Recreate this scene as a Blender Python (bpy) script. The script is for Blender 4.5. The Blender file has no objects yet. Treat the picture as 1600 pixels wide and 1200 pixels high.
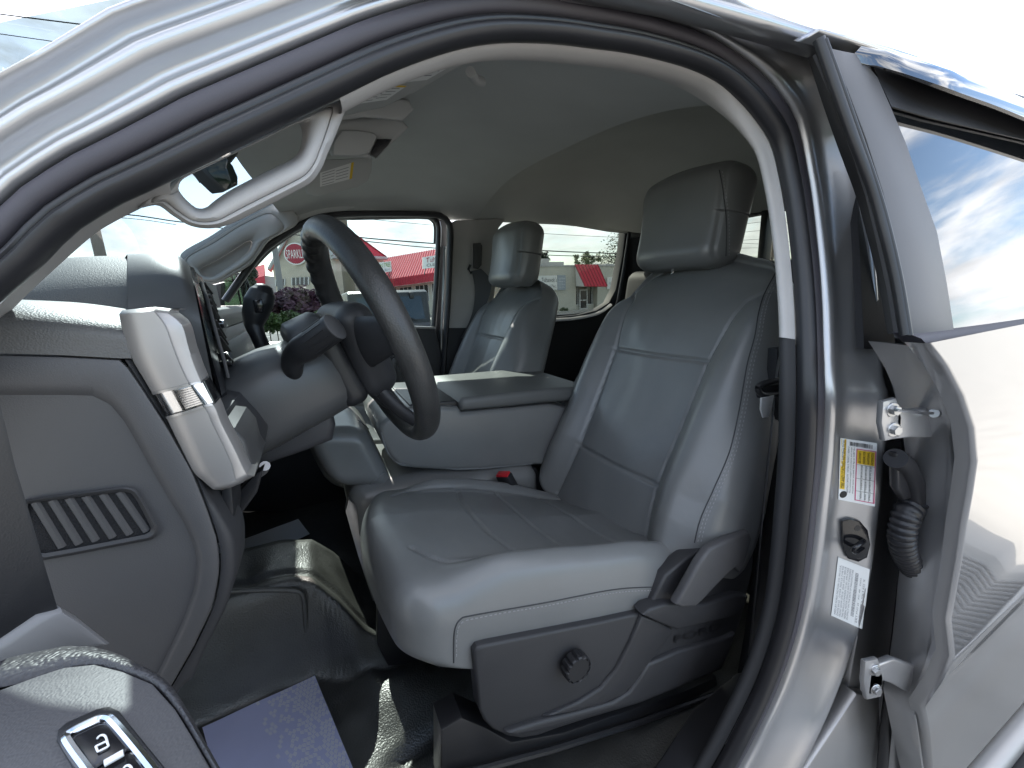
import bpy, bmesh, math, random
import numpy as np
from mathutils import Vector, Matrix, noise
from mathutils.bvhtree import BVHTree
from mathutils.geometry import tessellate_polygon
random.seed(7); rng = np.random.default_rng(7)
SC = bpy.context.scene
COL = SC.collection
H = 1.6                     # height of the photographer's lens above the ground; helper coordinates are measured from the lens
# ---------------------------------------------------------------- camera
XA = np.array([0.90004335, -0.12343452, 0.41795441])     # truck rearward axis, seen from the lens (right, down, forward)
YA = np.array([-0.43446832, -0.17921818, 0.88267668])    # truck cross axis (towards passenger side)
ZA = np.cross(XA, YA)
F = 650.12
cam_d = bpy.data.cameras.new("camera"); cam = bpy.data.objects.new("camera", cam_d); COL.objects.link(cam)
cam_d.sensor_width = 36; cam_d.lens = 36 * F / 1600
cam_d.clip_start = 0.01; cam_d.clip_end = 2000
right = Vector((XA[0], YA[0], ZA[0])); up = -Vector((XA[1], YA[1], ZA[1])); back = -Vector((XA[2], YA[2], ZA[2]))
m = Matrix((right, up, back)).transposed().to_4x4(); m.translation = (0, 0, H)
cam.matrix_world = m
SC.camera = cam

def ray(px, py):
    r = np.array([(px - 800) / F, (py - 600) / F, 1.0])
    return Vector((r @ XA, r @ YA, r @ ZA))
def U(px, py, y): r = ray(px, py); return r * (y / r.y)
def UX(px, py, x): r = ray(px, py); return r * (x / r.x)
def UZ(px, py, z): r = ray(px, py); return r * (z / r.z)
def UPL(px, py, n, d): r = ray(px, py); return r * (d / r.dot(Vector(n)))
def UD(px, py, d): return ray(px, py) * d
def UR(px, py, off=0.0, base=0.345, k=0.245):
    """point of the door-opening plane, which leans inboard above the belt line"""
    r = ray(px, py)
    t = (base + off) / r.y
    if t * r.z > -0.15:
        t = (base + off + k * 0.15) / (r.y - k * r.z)
    return r * t
def L(pts, y): return [U(a, b, y) for a, b in pts]
def proj(p):
    c = p.x * XA + p.y * YA + p.z * ZA
    return 800 + F * c[0] / c[2], 600 + F * c[1] / c[2]

# ---------------------------------------------------------------- materials
def mat(name, col, rough=0.5, metal=0.0, bump=None, var=0.0, vscale=30.0, coat=0.0, spec=0.5, rvar=0.0, bump2=None, emit=None):
    mt = bpy.data.materials.new(name); mt.use_nodes = True
    nt = mt.node_tree; N = nt.nodes; b = N["Principled BSDF"]
    b.inputs["Base Color"].default_value = (*col, 1); b.inputs["Roughness"].default_value = rough
    b.inputs["Metallic"].default_value = metal; b.inputs["Coat Weight"].default_value = coat
    b.inputs["Specular IOR Level"].default_value = spec
    if coat: b.inputs["Coat Roughness"].default_value = 0.04
    tc = N.new("ShaderNodeTexCoord")
    if var or rvar:
        nz = N.new("ShaderNodeTexNoise"); nz.inputs["Scale"].default_value = vscale; nz.inputs["Detail"].default_value = 6
        nt.links.new(tc.outputs["Object"], nz.inputs["Vector"])
        if var:
            mr = N.new("ShaderNodeMapRange"); mr.inputs["From Min"].default_value = .3; mr.inputs["From Max"].default_value = .7
            mr.inputs["To Min"].default_value = 1 - var; mr.inputs["To Max"].default_value = 1 + var
            nt.links.new(nz.outputs["Fac"], mr.inputs["Value"])
            mx = N.new("ShaderNodeVectorMath"); mx.operation = "SCALE"; mx.inputs[0].default_value = col
            nt.links.new(mr.outputs[0], mx.inputs["Scale"]); nt.links.new(mx.outputs[0], b.inputs["Base Color"])
        if rvar:
            m2 = N.new("ShaderNodeMapRange"); m2.inputs["From Min"].default_value = .3; m2.inputs["From Max"].default_value = .7
            m2.inputs["To Min"].default_value = max(0, rough - rvar); m2.inputs["To Max"].default_value = min(1, rough + rvar)
            nt.links.new(nz.outputs["Fac"], m2.inputs["Value"]); nt.links.new(m2.outputs[0], b.inputs["Roughness"])
    last = None
    for bp in (bump, bump2):
        if not bp: continue
        kind, sc, st, dist = bp
        if kind == "noise":
            t = N.new("ShaderNodeTexNoise"); t.inputs["Scale"].default_value = sc; t.inputs["Detail"].default_value = 4; out = t.outputs["Fac"]
        else:
            t = N.new("ShaderNodeTexVoronoi"); t.inputs["Scale"].default_value = sc; t.feature = "SMOOTH_F1"; out = t.outputs["Distance"]
        nt.links.new(tc.outputs["Object"], t.inputs["Vector"])
        bn = N.new("ShaderNodeBump"); bn.inputs["Strength"].default_value = st; bn.inputs["Distance"].default_value = dist
        nt.links.new(out, bn.inputs["Height"])
        if last: nt.links.new(last.outputs["Normal"], bn.inputs["Normal"])
        nt.links.new(bn.outputs["Normal"], b.inputs["Normal"]); last = bn
    if emit: b.inputs["Emission Color"].default_value = (*emit[0], 1); b.inputs["Emission Strength"].default_value = emit[1]
    return mt
def glass(name, tint, refl=0.06, rough=0.0, maxr=0.8):
    mt = bpy.data.materials.new(name); mt.use_nodes = True
    nt = mt.node_tree; N = nt.nodes; N.remove(N["Principled BSDF"])
    t = N.new("ShaderNodeBsdfTransparent"); t.inputs[0].default_value = (*tint, 1)
    g = N.new("ShaderNodeBsdfGlossy"); g.inputs["Roughness"].default_value = rough
    lw = N.new("ShaderNodeLayerWeight"); lw.inputs["Blend"].default_value = .5
    pw = N.new("ShaderNodeMath"); pw.operation = "POWER"; pw.inputs[1].default_value = 5; nt.links.new(lw.outputs["Facing"], pw.inputs[0])
    mr = N.new("ShaderNodeMapRange"); mr.inputs["To Min"].default_value = refl - 0.02; mr.inputs["To Max"].default_value = maxr
    mx = N.new("ShaderNodeMixShader"); nt.links.new(pw.outputs[0], mr.inputs[0]); nt.links.new(mr.outputs[0], mx.inputs[0])
    nt.links.new(t.outputs[0], mx.inputs[1]); nt.links.new(g.outputs[0], mx.inputs[2])
    nt.links.new(mx.outputs[0], N["Material Output"].inputs[0])
    return mt
M = {}
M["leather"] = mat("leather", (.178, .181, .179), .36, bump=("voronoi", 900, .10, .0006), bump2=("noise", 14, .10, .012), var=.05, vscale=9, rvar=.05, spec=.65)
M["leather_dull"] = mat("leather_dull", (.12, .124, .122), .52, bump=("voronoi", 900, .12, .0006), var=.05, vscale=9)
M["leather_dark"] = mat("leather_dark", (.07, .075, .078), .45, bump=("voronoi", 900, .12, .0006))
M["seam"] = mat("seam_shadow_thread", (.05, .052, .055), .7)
M["thread"] = mat("thread", (.30, .30, .30), .7)
M["piping"] = mat("piping", (.17, .178, .18), .5)
M["plastic"] = mat("grained_dark_plastic", (.036, .036, .039), .50, bump=("voronoi", 1100, .22, .0007), var=.04, vscale=12)
M["plastic2"] = mat("grained_grey_plastic", (.078, .0765, .079), .5, bump=("voronoi", 1100, .22, .0007), var=.04, vscale=12)
M["plastic_black"] = mat("black_plastic", (.018, .018, .02), .4, bump=("voronoi", 1200, .15, .0006))
M["plastic_gloss"] = mat("gloss_black_plastic", (.012, .012, .014), .15)
M["pad"] = mat("soft_dash_pad", (.11, .108, .105), .5, bump=("voronoi", 800, .35, .0009), bump2=("noise", 60, .08, .002))
M["hood"] = mat("hood_plastic", (.068, .068, .069), .38, bump=("voronoi", 1000, .15, .0006))
M["trimgrey"] = mat("light_grey_trim", (.43, .42, .415), .6, bump=("voronoi", 1300, .3, .0007), var=.03, vscale=20)
M["headliner"] = mat("headliner_cloth", (.52, .535, .53), .95, bump=("noise", 900, .25, .001), var=.04, vscale=6, spec=.1)
M["headliner_visor"] = mat("visor_vinyl", (.47, .48, .475), .8, bump=("noise", 700, .2, .001), spec=.2)
M["rubber"] = mat("rubber", (.019, .019, .022), .40, bump=("noise", 220, .08, .001), var=.15, vscale=8)
M["rubber_grey"] = mat("rubber_grey", (.062, .058, .07), .6, bump=("noise", 600, .1, .0006))
M["silver"] = mat("silver_metallic_paint", (.39, .39, .40), .30, .85, coat=1.0, bump=("noise", 1800, .05, .0004), var=.03, vscale=4)
M["silver_jamb"] = mat("silver_jamb_paint", (.48, .48, .49), .36, .78, coat=.3, bump=("noise", 1500, .08, .0004), var=.05, vscale=5)
M["satin_silver"] = mat("satin_silver_trim", (.40, .385, .375), .42, .6, bump=("noise", 2500, .06, .0003))
M["chrome"] = mat("chrome", (.75, .76, .78), .12, 1.0, rvar=.05, vscale=40)
M["steel"] = mat("bare_steel", (.50, .50, .50), .35, .9, var=.1, vscale=40)
M["matte_black"] = mat("matte_black_applique", (.085, .083, .088), .5, bump=("voronoi", 1500, .12, .0004))
M["vinyl"] = mat("floor_vinyl", (.058, .058, .054), .42, spec=.8, bump=("voronoi", 330, .55, .0016), bump2=("noise", 7, .15, .02), var=.2, vscale=14, rvar=.06)
M["carpet"] = mat("black_carpet", (.015, .015, .017), .95, bump=("noise", 600, .6, .003))
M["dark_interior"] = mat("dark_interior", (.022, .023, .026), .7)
M["belt"] = mat("belt_webbing", (.07, .07, .073), .6, bump=("noise", 800, .3, .0008))
M["red_plastic"] = mat("red_plastic", (.55, .02, .03), .35)
M["paper"] = mat("paper_label", (.78, .79, .78), .5)
M["label_yellow"] = mat("label_yellow", (.75, .50, .03), .5)
M["label_red"] = mat("label_red", (.55, .08, .18), .5)
M["ink"] = mat("ink", (.02, .02, .02), .6)
M["ink_grey"] = mat("ink_grey", (.22, .22, .24), .6)
M["white_plastic"] = mat("white_symbol", (.8, .8, .8), .4)
M["windshield"] = glass("windshield_glass", (.25, .30, .32), .05)
M["window"] = glass("window_glass", (.63, .68, .675), .04)
M["rear_window"] = glass("tinted_rear_glass", (.54, .555, .525), .04)
M["privacy"] = mat("privacy_glass", (.008, .009, .010), .02, spec=.7, coat=.35)
M["mirror"] = mat("mirror_glass", (.85, .87, .87), .01, 1.0)
M["mirror_dark"] = mat("dimmed_mirror", (.02, .028, .024), .05, spec=.5)
M["visor_acrylic"] = mat("smoked_acrylic", (.015, .015, .02), .06, spec=.8, coat=1.0)

# ---------------------------------------------------------------- mesh helpers
def mesh_obj(name, verts, faces, material, parent=None, smooth=True, angle=40, mats=None, fmat=None):
    me = bpy.data.meshes.new(name)
    me.from_pydata([(v[0], v[1], v[2] + H) for v in verts], [], faces)
    return fin(name, me, material, parent, smooth, angle, mats, fmat)
def fin(name, me, material, parent=None, smooth=True, angle=40, mats=None, fmat=None):
    for mm in (mats or [material]): me.materials.append(M[mm] if isinstance(mm, str) else mm)
    if fmat is not None: me.polygons.foreach_set("material_index", fmat)
    bm = bmesh.new(); bm.from_mesh(me); bmesh.ops.recalc_face_normals(bm, faces=bm.faces); bm.to_mesh(me); bm.free()
    if smooth:
        me.polygons.foreach_set("use_smooth", [True] * len(me.polygons))
        if angle < 180: me.set_sharp_from_angle(angle=math.radians(angle))
    me.update()
    o = bpy.data.objects.new(name, me); COL.objects.link(o)
    if parent: adopt(o, parent)
    return o
def adopt(o, parent):
    o.parent = parent
    w = parent.matrix_basis.copy(); p = parent.parent
    o.matrix_parent_inverse = (WORLD[parent.name]).inverted() if parent.name in WORLD else Matrix()
WORLD = {}
def empty(name, loc, parent=None):
    o = bpy.data.objects.new(name, None); COL.objects.link(o); o.empty_display_size = .05
    o.location = (loc[0], loc[1], loc[2] + H)
    WORLD[o.name] = Matrix.Translation(o.location)
    if parent: adopt(o, parent)
    return o
def thing(name, label, cat, loc, group=None, kind=None):
    o = empty(name, loc); tag(o, label, cat, group, kind); return o
def tag(o, label=None, cat=None, group=None, kind=None):
    if label: o["label"] = label
    if cat: o["category"] = cat
    if group: o["group"] = group
    if kind: o["kind"] = kind
    return o
class MB:
    def __init__(s): s.v = []; s.f = []; s.mi = []
    def add(s, v, f, mi=0):
        k = len(s.v); s.v += [Vector(q) for q in v]; s.f += [tuple(i + k for i in g) for g in f]; s.mi += [mi] * len(f); return s
    def loft(s, rows, cu=False, cv=False, mi=0, caps=False):
        n = len(rows[0]); v = [p for r in rows for p in r]; f = []
        R = len(rows)
        for i in range(R if cv else R - 1):
            for j in range(n if cu else n - 1):
                a = i * n + j; b = i * n + (j + 1) % n; c = ((i + 1) % R) * n + (j + 1) % n; d = ((i + 1) % R) * n + j
                f.append((a, b, c, d))
        if caps: f.append(tuple(range(n))); f.append(tuple((R - 1) * n + j for j in range(n)))
        return s.add(v, f, mi)
    def box(s, c, h, ax=None, mi=0, bev=0):
        ax = ax or (Vector((1, 0, 0)), Vector((0, 1, 0)), Vector((0, 0, 1))); c = Vector(c)
        if bev:
            bm = bmesh.new(); bmesh.ops.create_cube(bm, size=2.0)
            for vv in bm.verts: vv.co = Vector((vv.co.x * h[0], vv.co.y * h[1], vv.co.z * h[2]))
            bmesh.ops.bevel(bm, geom=bm.edges[:], offset=bev, segments=2, affect="EDGES", profile=.5)
            bm.verts.index_update()
            s.add([c + ax[0] * q.co.x + ax[1] * q.co.y + ax[2] * q.co.z for q in bm.verts], [[q.index for q in g.verts] for g in bm.faces], mi); bm.free(); return s
        v = [c + ax[0] * h[0] * i + ax[1] * h[1] * j + ax[2] * h[2] * k for i in (-1, 1) for j in (-1, 1) for k in (-1, 1)]
        return s.add(v, [(0, 1, 3, 2), (4, 6, 7, 5), (0, 4, 5, 1), (2, 3, 7, 6), (0, 2, 6, 4), (1, 5, 7, 3)], mi)
    def tube(s, path, r, n=10, caps=True, mi=0, flat=1.0, upv=None):
        path = [Vector(p) for p in path]; rs = r if isinstance(r, (list, tuple)) else [r] * len(path)
        rows = []; prev = None
        for i, p in enumerate(path):
            t = (path[min(i + 1, len(path) - 1)] - path[max(i - 1, 0)]).normalized()
            ref = Vector(upv) if upv else (prev or (Vector((0, 0, 1)) if abs(t.z) < .9 else Vector((1, 0, 0))))
            a = (ref - t * ref.dot(t)); a = a.normalized() if a.length > 1e-6 else t.orthogonal().normalized()
            b = t.cross(a); prev = a
            rows.append([p + (a * math.cos(2 * math.pi * k / n) + b * math.sin(2 * math.pi * k / n) * flat) * rs[i] for k in range(n)])
        return s.loft(rows, cu=True, caps=caps, mi=mi)
    def disc(s, c, nrm, r, th, n=24, mi=0):
        nrm = Vector(nrm).normalized(); a = nrm.orthogonal().normalized(); b = nrm.cross(a); c = Vector(c)
        ring = lambda rr, o: [c + nrm * o + (a * math.cos(2 * math.pi * k / n) + b * math.sin(2 * math.pi * k / n)) * rr for k in range(n)]
        return s.loft([ring(r * .97, 0), ring(r, th * .2), ring(r, th * .8), ring(r * .93, th)], cu=True, caps=True, mi=mi)
    def slab(s, outline, ext, bev=0.0, seg=2, mi=0):
        bm = bmesh.new(); vs = [bm.verts.new(p) for p in outline]; fc = bm.faces.new(vs)
        r = bmesh.ops.extrude_face_region(bm, geom=[fc]); nv = [g for g in r["geom"] if isinstance(g, bmesh.types.BMVert)]
        bmesh.ops.translate(bm, verts=nv, vec=Vector(ext)); bmesh.ops.recalc_face_normals(bm, faces=bm.faces[:])
        if bev:
            es = [e for e in bm.edges if e.calc_face_angle(0) > .5 and (any(len(g.verts) > 4 or len(outline) <= 4 for g in e.link_faces))]
            bmesh.ops.bevel(bm, geom=es, offset=bev, segments=seg, affect="EDGES", profile=.5, clamp_overlap=True)
        big = [g for g in bm.faces if len(g.verts) > 4]
        bmesh.ops.triangulate(bm, faces=big)
        bm.verts.index_update()
        s.add([q.co.copy() for q in bm.verts], [[q.index for q in g.verts] for g in bm.faces], mi); bm.free(); return s
    def build(s, name, material, parent=None, smooth=True, angle=40, mats=None):
        return mesh_obj(name, s.v, s.f, material, parent, smooth, angle, mats, s.mi if mats else None)
def slab(name, outline, ext, material, parent=None, bev=0.004, seg=2, angle=40):
    return MB().slab(outline, ext, bev, seg).build(name, material, parent, angle=angle)
def resample(pts, n, closed=False, smooth=True):
    pts = [Vector(p) for p in pts]
    if smooth:
        q = []; N_ = len(pts)
        for i in range(N_ if closed else N_ - 1):
            g = lambda k: pts[k % N_] if closed else pts[max(0, min(N_ - 1, k))]
            p0, p1, p2, p3 = g(i - 1), g(i), g(i + 1), g(i + 2)
            for k in range(8):
                t = k / 8
                q.append(.5 * ((2 * p1) + (p2 - p0) * t + (2 * p0 - 5 * p1 + 4 * p2 - p3) * t * t + (3 * p1 - p0 - 3 * p2 + p3) * t ** 3))
        if not closed: q.append(pts[-1])
        pts = q
    if closed: pts = pts + [pts[0]]
    d = [0.0]
    for a, b in zip(pts, pts[1:]): d.append(d[-1] + (b - a).length)
    out = []; j = 0; m_ = n if closed else n - 1
    for k in range(n):
        s_ = d[-1] * k / m_
        while j < len(d) - 2 and d[j + 1] < s_: j += 1
        t = (s_ - d[j]) / max(1e-9, d[j + 1] - d[j]); out.append(pts[j].lerp(pts[j + 1], min(1, t)))
    return out
def rcube(n):
    """unit cube surface grid, shared vertices"""
    nx, ny, nz = n; idx = {}; V = []; Fc = []
    def vid(i, j, k):
        key = (i, j, k)
        if key not in idx: idx[key] = len(V); V.append((2 * i / nx - 1, 2 * j / ny - 1, 2 * k / nz - 1))
        return idx[key]
    for i in range(nx):
        for j in range(ny):
            for k in (0, nz): Fc.append((vid(i, j, k), vid(i + 1, j, k), vid(i + 1, j + 1, k), vid(i, j + 1, k)))
        for k in range(nz):
            for j in (0, ny): Fc.append((vid(i, j, k), vid(i + 1, j, k), vid(i + 1, j, k + 1), vid(i, j, k + 1)))
    for j in range(ny):
        for k in range(nz):
            for i in (0, nx): Fc.append((vid(i, j, k), vid(i, j + 1, k), vid(i, j + 1, k + 1), vid(i, j, k + 1)))
    return np.array(V), Fc
def rbox(h, r, n):
    """rounded box: positions, normals, faces"""
    V, Fc = rcube(n); h = np.array(h, float)
    p = V * h; inner = np.maximum(h - r, 1e-5)
    # spread grid so that rounded rims get enough rows
    q = np.clip(p, -inner, inner); d = p - q
    ln = np.linalg.norm(d, axis=1, keepdims=True)
    nrm = np.where(ln > 1e-9, d / np.maximum(ln, 1e-9), 0)
    flat = ln[:, 0] < 1e-9
    return q + nrm * r, nrm, Fc
def pdist(A, poly):
    """distance of 2D points to polyline"""
    best = np.full(len(A), 1e9); poly = np.array(poly, float)
    for a, b in zip(poly[:-1], poly[1:]):
        ab = b - a; t = np.clip(((A - a) @ ab) / max(1e-12, ab @ ab), 0, 1)
        best = np.minimum(best, np.linalg.norm(A - (a + t[:, None] * ab), axis=1))
    return best
def sstep(a, b, x):
    t = np.clip((x - a) / (b - a), 0, 1); return t * t * (3 - 2 * t)
def bvh_of(o):
    me = o.data
    return BVHTree.FromPolygons([Vector((v.co.x, v.co.y, v.co.z - H)) for v in me.vertices], [tuple(p.vertices) for p in me.polygons])
def cast(bv, px, py):
    d = ray(px, py).normalized(); h = bv.ray_cast(Vector((0, 0, 0)), d)
    return (h[0], h[1] if h[1].dot(d) < 0 else -h[1]) if h[0] else None
def on_surface(bv, pts, n, lift=0.0):
    """walk along a line given on the photograph and keep its points on a real surface"""
    P = resample([Vector((a, b, 0)) for a, b in pts], n); out = []
    for p in P:
        h = cast(bv, p.x, p.y)
        if h: out.append((h[0] + h[1] * lift, h[1]))
    return out
def dashes(mb, pn, ln=.0045, gap=.0035, r=.0009, mi=0):
    acc = 0; k = 0
    for (a, na), (b, nb) in zip(pn, pn[1:]):
        d = b - a; l = d.length
        if l < 1e-6 or l > .05: continue
        d /= l; acc += l
        if acc >= ln + gap:
            acc = 0; w = na.cross(d).normalized(); c = a
            mb.box(c + na * r * .6, (ln / 2, r, r * .7), (d, w, na), mi)
    return mb
# ================================================================ the truck: body side
truck = thing("pickup_truck", "silver crew cab pickup truck with its driver door open on a grey leather interior", "pickup truck", (0.5, 1.145, -1.6))
RIN = [(56, 420), (105, 370), (140, 346), (190, 317), (245, 292), (350, 241), (455, 189), (560, 137), (610, 113), (670, 90), (732, 72), (795, 64), (870, 66), (930, 73), (1000, 83), (1080, 104),
       (1130, 128), (1165, 158), (1192, 190), (1214, 225), (1228, 280), (1238, 340), (1247, 420), (1252, 490), (1254, 560), (1254, 630), (1251, 720), (1244, 800), (1236, 880), (1226, 950), (1211, 1010), (1190, 1070), (1162, 1130), (1125, 1200)]
ring_vis = [UR(a, b) for a, b in RIN]
low = ring_vis[-1]
ring_path = resample([Vector((-.56, .345, -.30)), Vector((-.50, .345, -.235)), UR(-330, 740), UR(-160, 600), UR(-60, 518)] + ring_vis +
                     [Vector((low.x - .06, .345, low.z - .05)), Vector((low.x - .16, .345, low.z - .075))], 170)
ring_path += [Vector((x, .345, low.z - .08)) for x in (.30, .2, .1, 0, -.1, -.2, -.3, -.4)] + [Vector((-.50, .345, low.z - .06)), Vector((-.56, .345, low.z + .02))] + [Vector((-.585, .345, z)) for z in (-.70, -.6, -.5, -.4)]
NR = len(ring_path)
def ring_frames():
    out = []
    for i in range(NR):
        a = ring_path[(i - 1) % NR]; b = ring_path[(i + 1) % NR]; t = (b - a); t.y = 0; t.normalize()
        out.append((ring_path[i], Vector((-t.z, 0, t.x))))
    return out
RF = ring_frames()
def ring_w(i):
    """0 along windscreen pillar and roof rail, 1 down the centre pillar"""
    p, n = RF[i]
    return float(sstep(.25, .80, n.x))
def ring_sweep(name, prof0, prof1, material, parent=truck, angle=60, i0=0, i1=None):
    rows = []
    rg = range(NR) if i1 is None else range(i0, i1)
    for i in rg:
        p, n = RF[i]; w = ring_w(i); q = []; sc = float(np.interp(p.x, [-.17, -.04], [.58, .80]))
        wide = float(np.interp(p.z, [-.55, -.2, .1], [1.8, 1.38, 1.05]))
        for (a0, d0), (a1, d1) in zip(prof0, prof1):
            if a1 > .06: a1 = .06 + (a1 - .06) * wide
            a = (a0 * sc if a0 > 0 else a0) * (1 - w) + a1 * w; d = d0 * (1 - w) + d1 * w
            q.append(p + n * a + Vector((0, -d, 0)))
        rows.append(q)
    mb = MB().loft(rows, cv=(i1 is None))
    return mb.build(name, material, parent, angle=angle)
seal = [(.003, -.010), (.0008, -.005), (0, 0), (.004, .007), (.010, .012), (.015, .0125), (.018, .010), (.0205, .0065), (.023, .0075), (.026, .0065), (.0285, .003), (.030, -.004), (.031, -.012)]
ring_sweep("door_weatherstrip", seal, seal, "rubber")
lip = [(.0305, -.012), (.032, -.002), (.036, .0035), (.044, .0045), (.050, .003), (.0525, -.002), (.053, -.01)]
ring_sweep("seal_lip", lip, lip, "rubber_grey")
paint0 = [(.052, -.03), (.0535, -.002), (.056, .003), (.060, .0055), (.064, .004), (.068, -.003), (.073, -.0075), (.078, -.006), (.082, .001), (.087, .0065), (.093, .008), (.097, .005), (.101, -.002), (.106, -.008), (.111, -.0085), (.115, -.003), (.118, .004), (.121, .005), (.124, .002), (.127, -.004), (.1295, -.012), (.131, -.03), (.132, -.06)]
paint1 = [(.052, -.03), (.0535, -.002), (.056, .006), (.061, .0105), (.066, .0105), (.071, .0085), (.076, .007), (.082, .0075), (.088, .010), (.093, .0135), (.098, .017), (.103, .021), (.108, .025), (.112, .0295), (.116, .0345), (.120, .037), (.125, .037), (.129, .034), (.1315, .026), (.133, .012), (.134, -.004), (.1345, -.018), (.135, -.03)]

shell = ring_sweep("body_side", paint0, paint1, "silver_jamb", angle=80)
# roof skin (runs from the driver rail over to the passenger rail) and windscreen header
rows = []
for k in range(13):
    t = k / 12; y = .40 + t * 1.50
    crown = .16 * (1 - abs(2 * t - 1) ** 2.6)
    z0 = .305 + (.43 - .305) * t
    rows.append([Vector((x, y, z0 + crown - .10 * (1 - min(1, max(0, (x + .06) / .40))) ** 2)) for x in (.06, .12, .2, .32, .45, .6, .8, 1.0, 1.3, 1.6, 1.72)])
MB().loft(rows).build("roof", "silver", truck, angle=180)
# roof rail of the rear half, a rolled edge with a drip channel
A = UR(1236, 26, -.02); 
rail = [U(900, -62, .41), U(1050, -32, .40), U(1140, -6, .392), U(1205, 14, .385), U(1250, 28, .375), U(1330, 56, .37), U(1430, 95, .37), U(1600, 163, .37), U(1800, 244, .37)]
rail = resample(rail, 30)
rows = [[p + Vector((0, dy, dz)) for dy, dz in ((.16, .035), (.09, .022), (.04, .010), (.012, .002), (0, -.006), (.004, -.016), (.016, -.02), (.03, -.018))] for p in rail]
MB().loft(rows).build("roof_rail", "silver", truck, angle=180)

# ================================================================ rear door (closed)
rd = empty("rear_door", (.95, .22, -.3), truck)
edge_o = [(1437, 536), (1452, 552), (1468, 580), (1481, 612), (1490, 650), (1496, 700), (1498, 760), (1495, 840), (1488, 900), (1476, 975), (1464, 1035), (1455, 1085), (1446, 1108), (1449, 1125), (1455, 1145), (1464, 1200), (1480, 1290), (1500, 1420), (1530, 1600)]
edge_i = [(1426, 540), (1438, 556), (1450, 582), (1461, 612), (1469, 650), (1475, 700), (1477, 760), (1473, 840), (1461, 915), (1449, 1005), (1443, 1045), (1437, 1080), (1428, 1107), (1430, 1130), (1434, 1155), (1441, 1200), (1458, 1290), (1478, 1420), (1508, 1600)]
def skin_y(z):   # door skin: shoulder bulge, then tuck towards the sill
    return .215 - .012 * math.exp(-((z + .22) / .10) ** 2) + .03 * max(0, -(z + .45)) ** 1.0 - .018 * math.exp(-((z + .62) / .05) ** 2)
eo = resample([U(a, b, .22) for a, b in edge_o], 60)
rows = []
for p in eo:
    z = p.z; x0 = p.x; row = []
    row += [Vector((x0 + .0, skin_y(z) + .020, z)), Vector((x0 + .001, skin_y(z) + .006, z)), Vector((x0 + .004, skin_y(z), z))]
    for dx in (.012, .03, .06, .1, .16, .24, .34, .5, .8):
        row.append(Vector((x0 + dx, skin_y(z - .045 * dx) + .01 * dx, z + .012 * dx)))
    rows.append(row)
MB().loft(rows).build("door_skin", "silver", rd, angle=180)
ei = resample([U(a, b, .238) for a, b in edge_i], 60)
rows = []
for a, b in zip(ei, eo):
    e0 = Vector((b.x + .001, skin_y(b.z) + .019, b.z)); mid = a.lerp(e0, .5) + Vector((0, -.005, 0))
    rows.append([a + Vector((.012, .05, 0)), a + Vector((0, .012, 0)), a, a.lerp(e0, .22) + Vector((0, -.0035, 0)), a.lerp(e0, .4), a.lerp(e0, .55) + Vector((0, .002, 0)), a.lerp(e0, .75) + Vector((0, -.003, 0)), e0])
MB().loft(rows).build("door_hem", "silver_jamb", rd, angle=60)
# front face of the door, deep in the gap, with a sealing rubber
fi = resample([U(a, b, .325) for a, b in [(1424, 540), (1430, 640), (1432, 740), (1428, 860), (1418, 960), (1405, 1060), (1396, 1130), (1388, 1230)]], 40)
rows = [[p + Vector((.0, .06, 0)), p, p + Vector((.012, -.012, 0)), p.lerp(q, .35) + Vector((.012, .01, 0)), p.lerp(q, .7) + Vector((.014, .006, 0)), q + Vector((.013, .05, 0))] for p, q in zip(fi, resample(ei, 40))]
MB().loft(rows).build("door_front_face", "silver_jamb", rd, angle=60)
gl = resample([U(a, b, .310) for a, b in [(1411, 515), (1418, 600), (1421, 740), (1417, 860), (1407, 960), (1394, 1060), (1385, 1130), (1376, 1230)]], 50)
slab("pillar_outer_face", [UR(a, b, 0) for a, b in [(1326, 300), (1380, 300), (1398, 400), (1412, 480), (1424, 600), (1428, 740), (1424, 860), (1412, 960), (1398, 1060), (1390, 1130), (1380, 1260), (1290, 1260), (1340, 1000), (1350, 800), (1345, 600), (1340, 480)]], (0, .02, 0), "silver_jamb", truck, .004)
MB().tube(gl, .0100, 12).build("gap_seal", "rubber", rd)
# window frame applique, seal, glass, moulding, visor
def F_(pts, off): return [UR(a, b, off, base=.235, k=.26) for a, b in pts]
slab("pillar_applique", F_([(1296, 74), (1318, 79), (1343, 84), (1372, 120), (1392, 165), (1416, 222), (1441, 295), (1465, 362), (1480, 440), (1491, 512), (1494, 524), (1427, 530), (1414, 450), (1399, 380), (1380, 300), (1354, 217), (1325, 140)], 0), (0, .02, 0), "matte_black", rd, .002)
sl = resample(F_([(1276, 60), (1300, 130), (1330, 215), (1362, 300), (1380, 365), (1398, 440), (1412, 524)], .0), 40)
MB().tube([p + Vector((.004, 0, 0)) for p in sl], .0075, 12, flat=.8).build("frame_seal", "rubber", rd)
sl2 = resample(F_([(1288, 62), (1313, 130), (1343, 215), (1372, 300), (1390, 365), (1407, 440), (1421, 524)], -.004), 40)
MB().tube(sl2, .0035, 10).build("frame_seal", "rubber", rd)
gap = resample(F_([(1272, 56), (1295, 130), (1324, 215), (1355, 300), (1373, 365), (1391, 440), (1406, 524)], .03), 40)
mb = MB(); mb.loft([[p + Vector((.014, .02, 0)), p + Vector((.015, .004, 0)), p + Vector((.02, -.008, 0)), p + Vector((.032, -.008, 0))] for p in gap]); mb.build("gap_channel", "rubber", rd)
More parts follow.
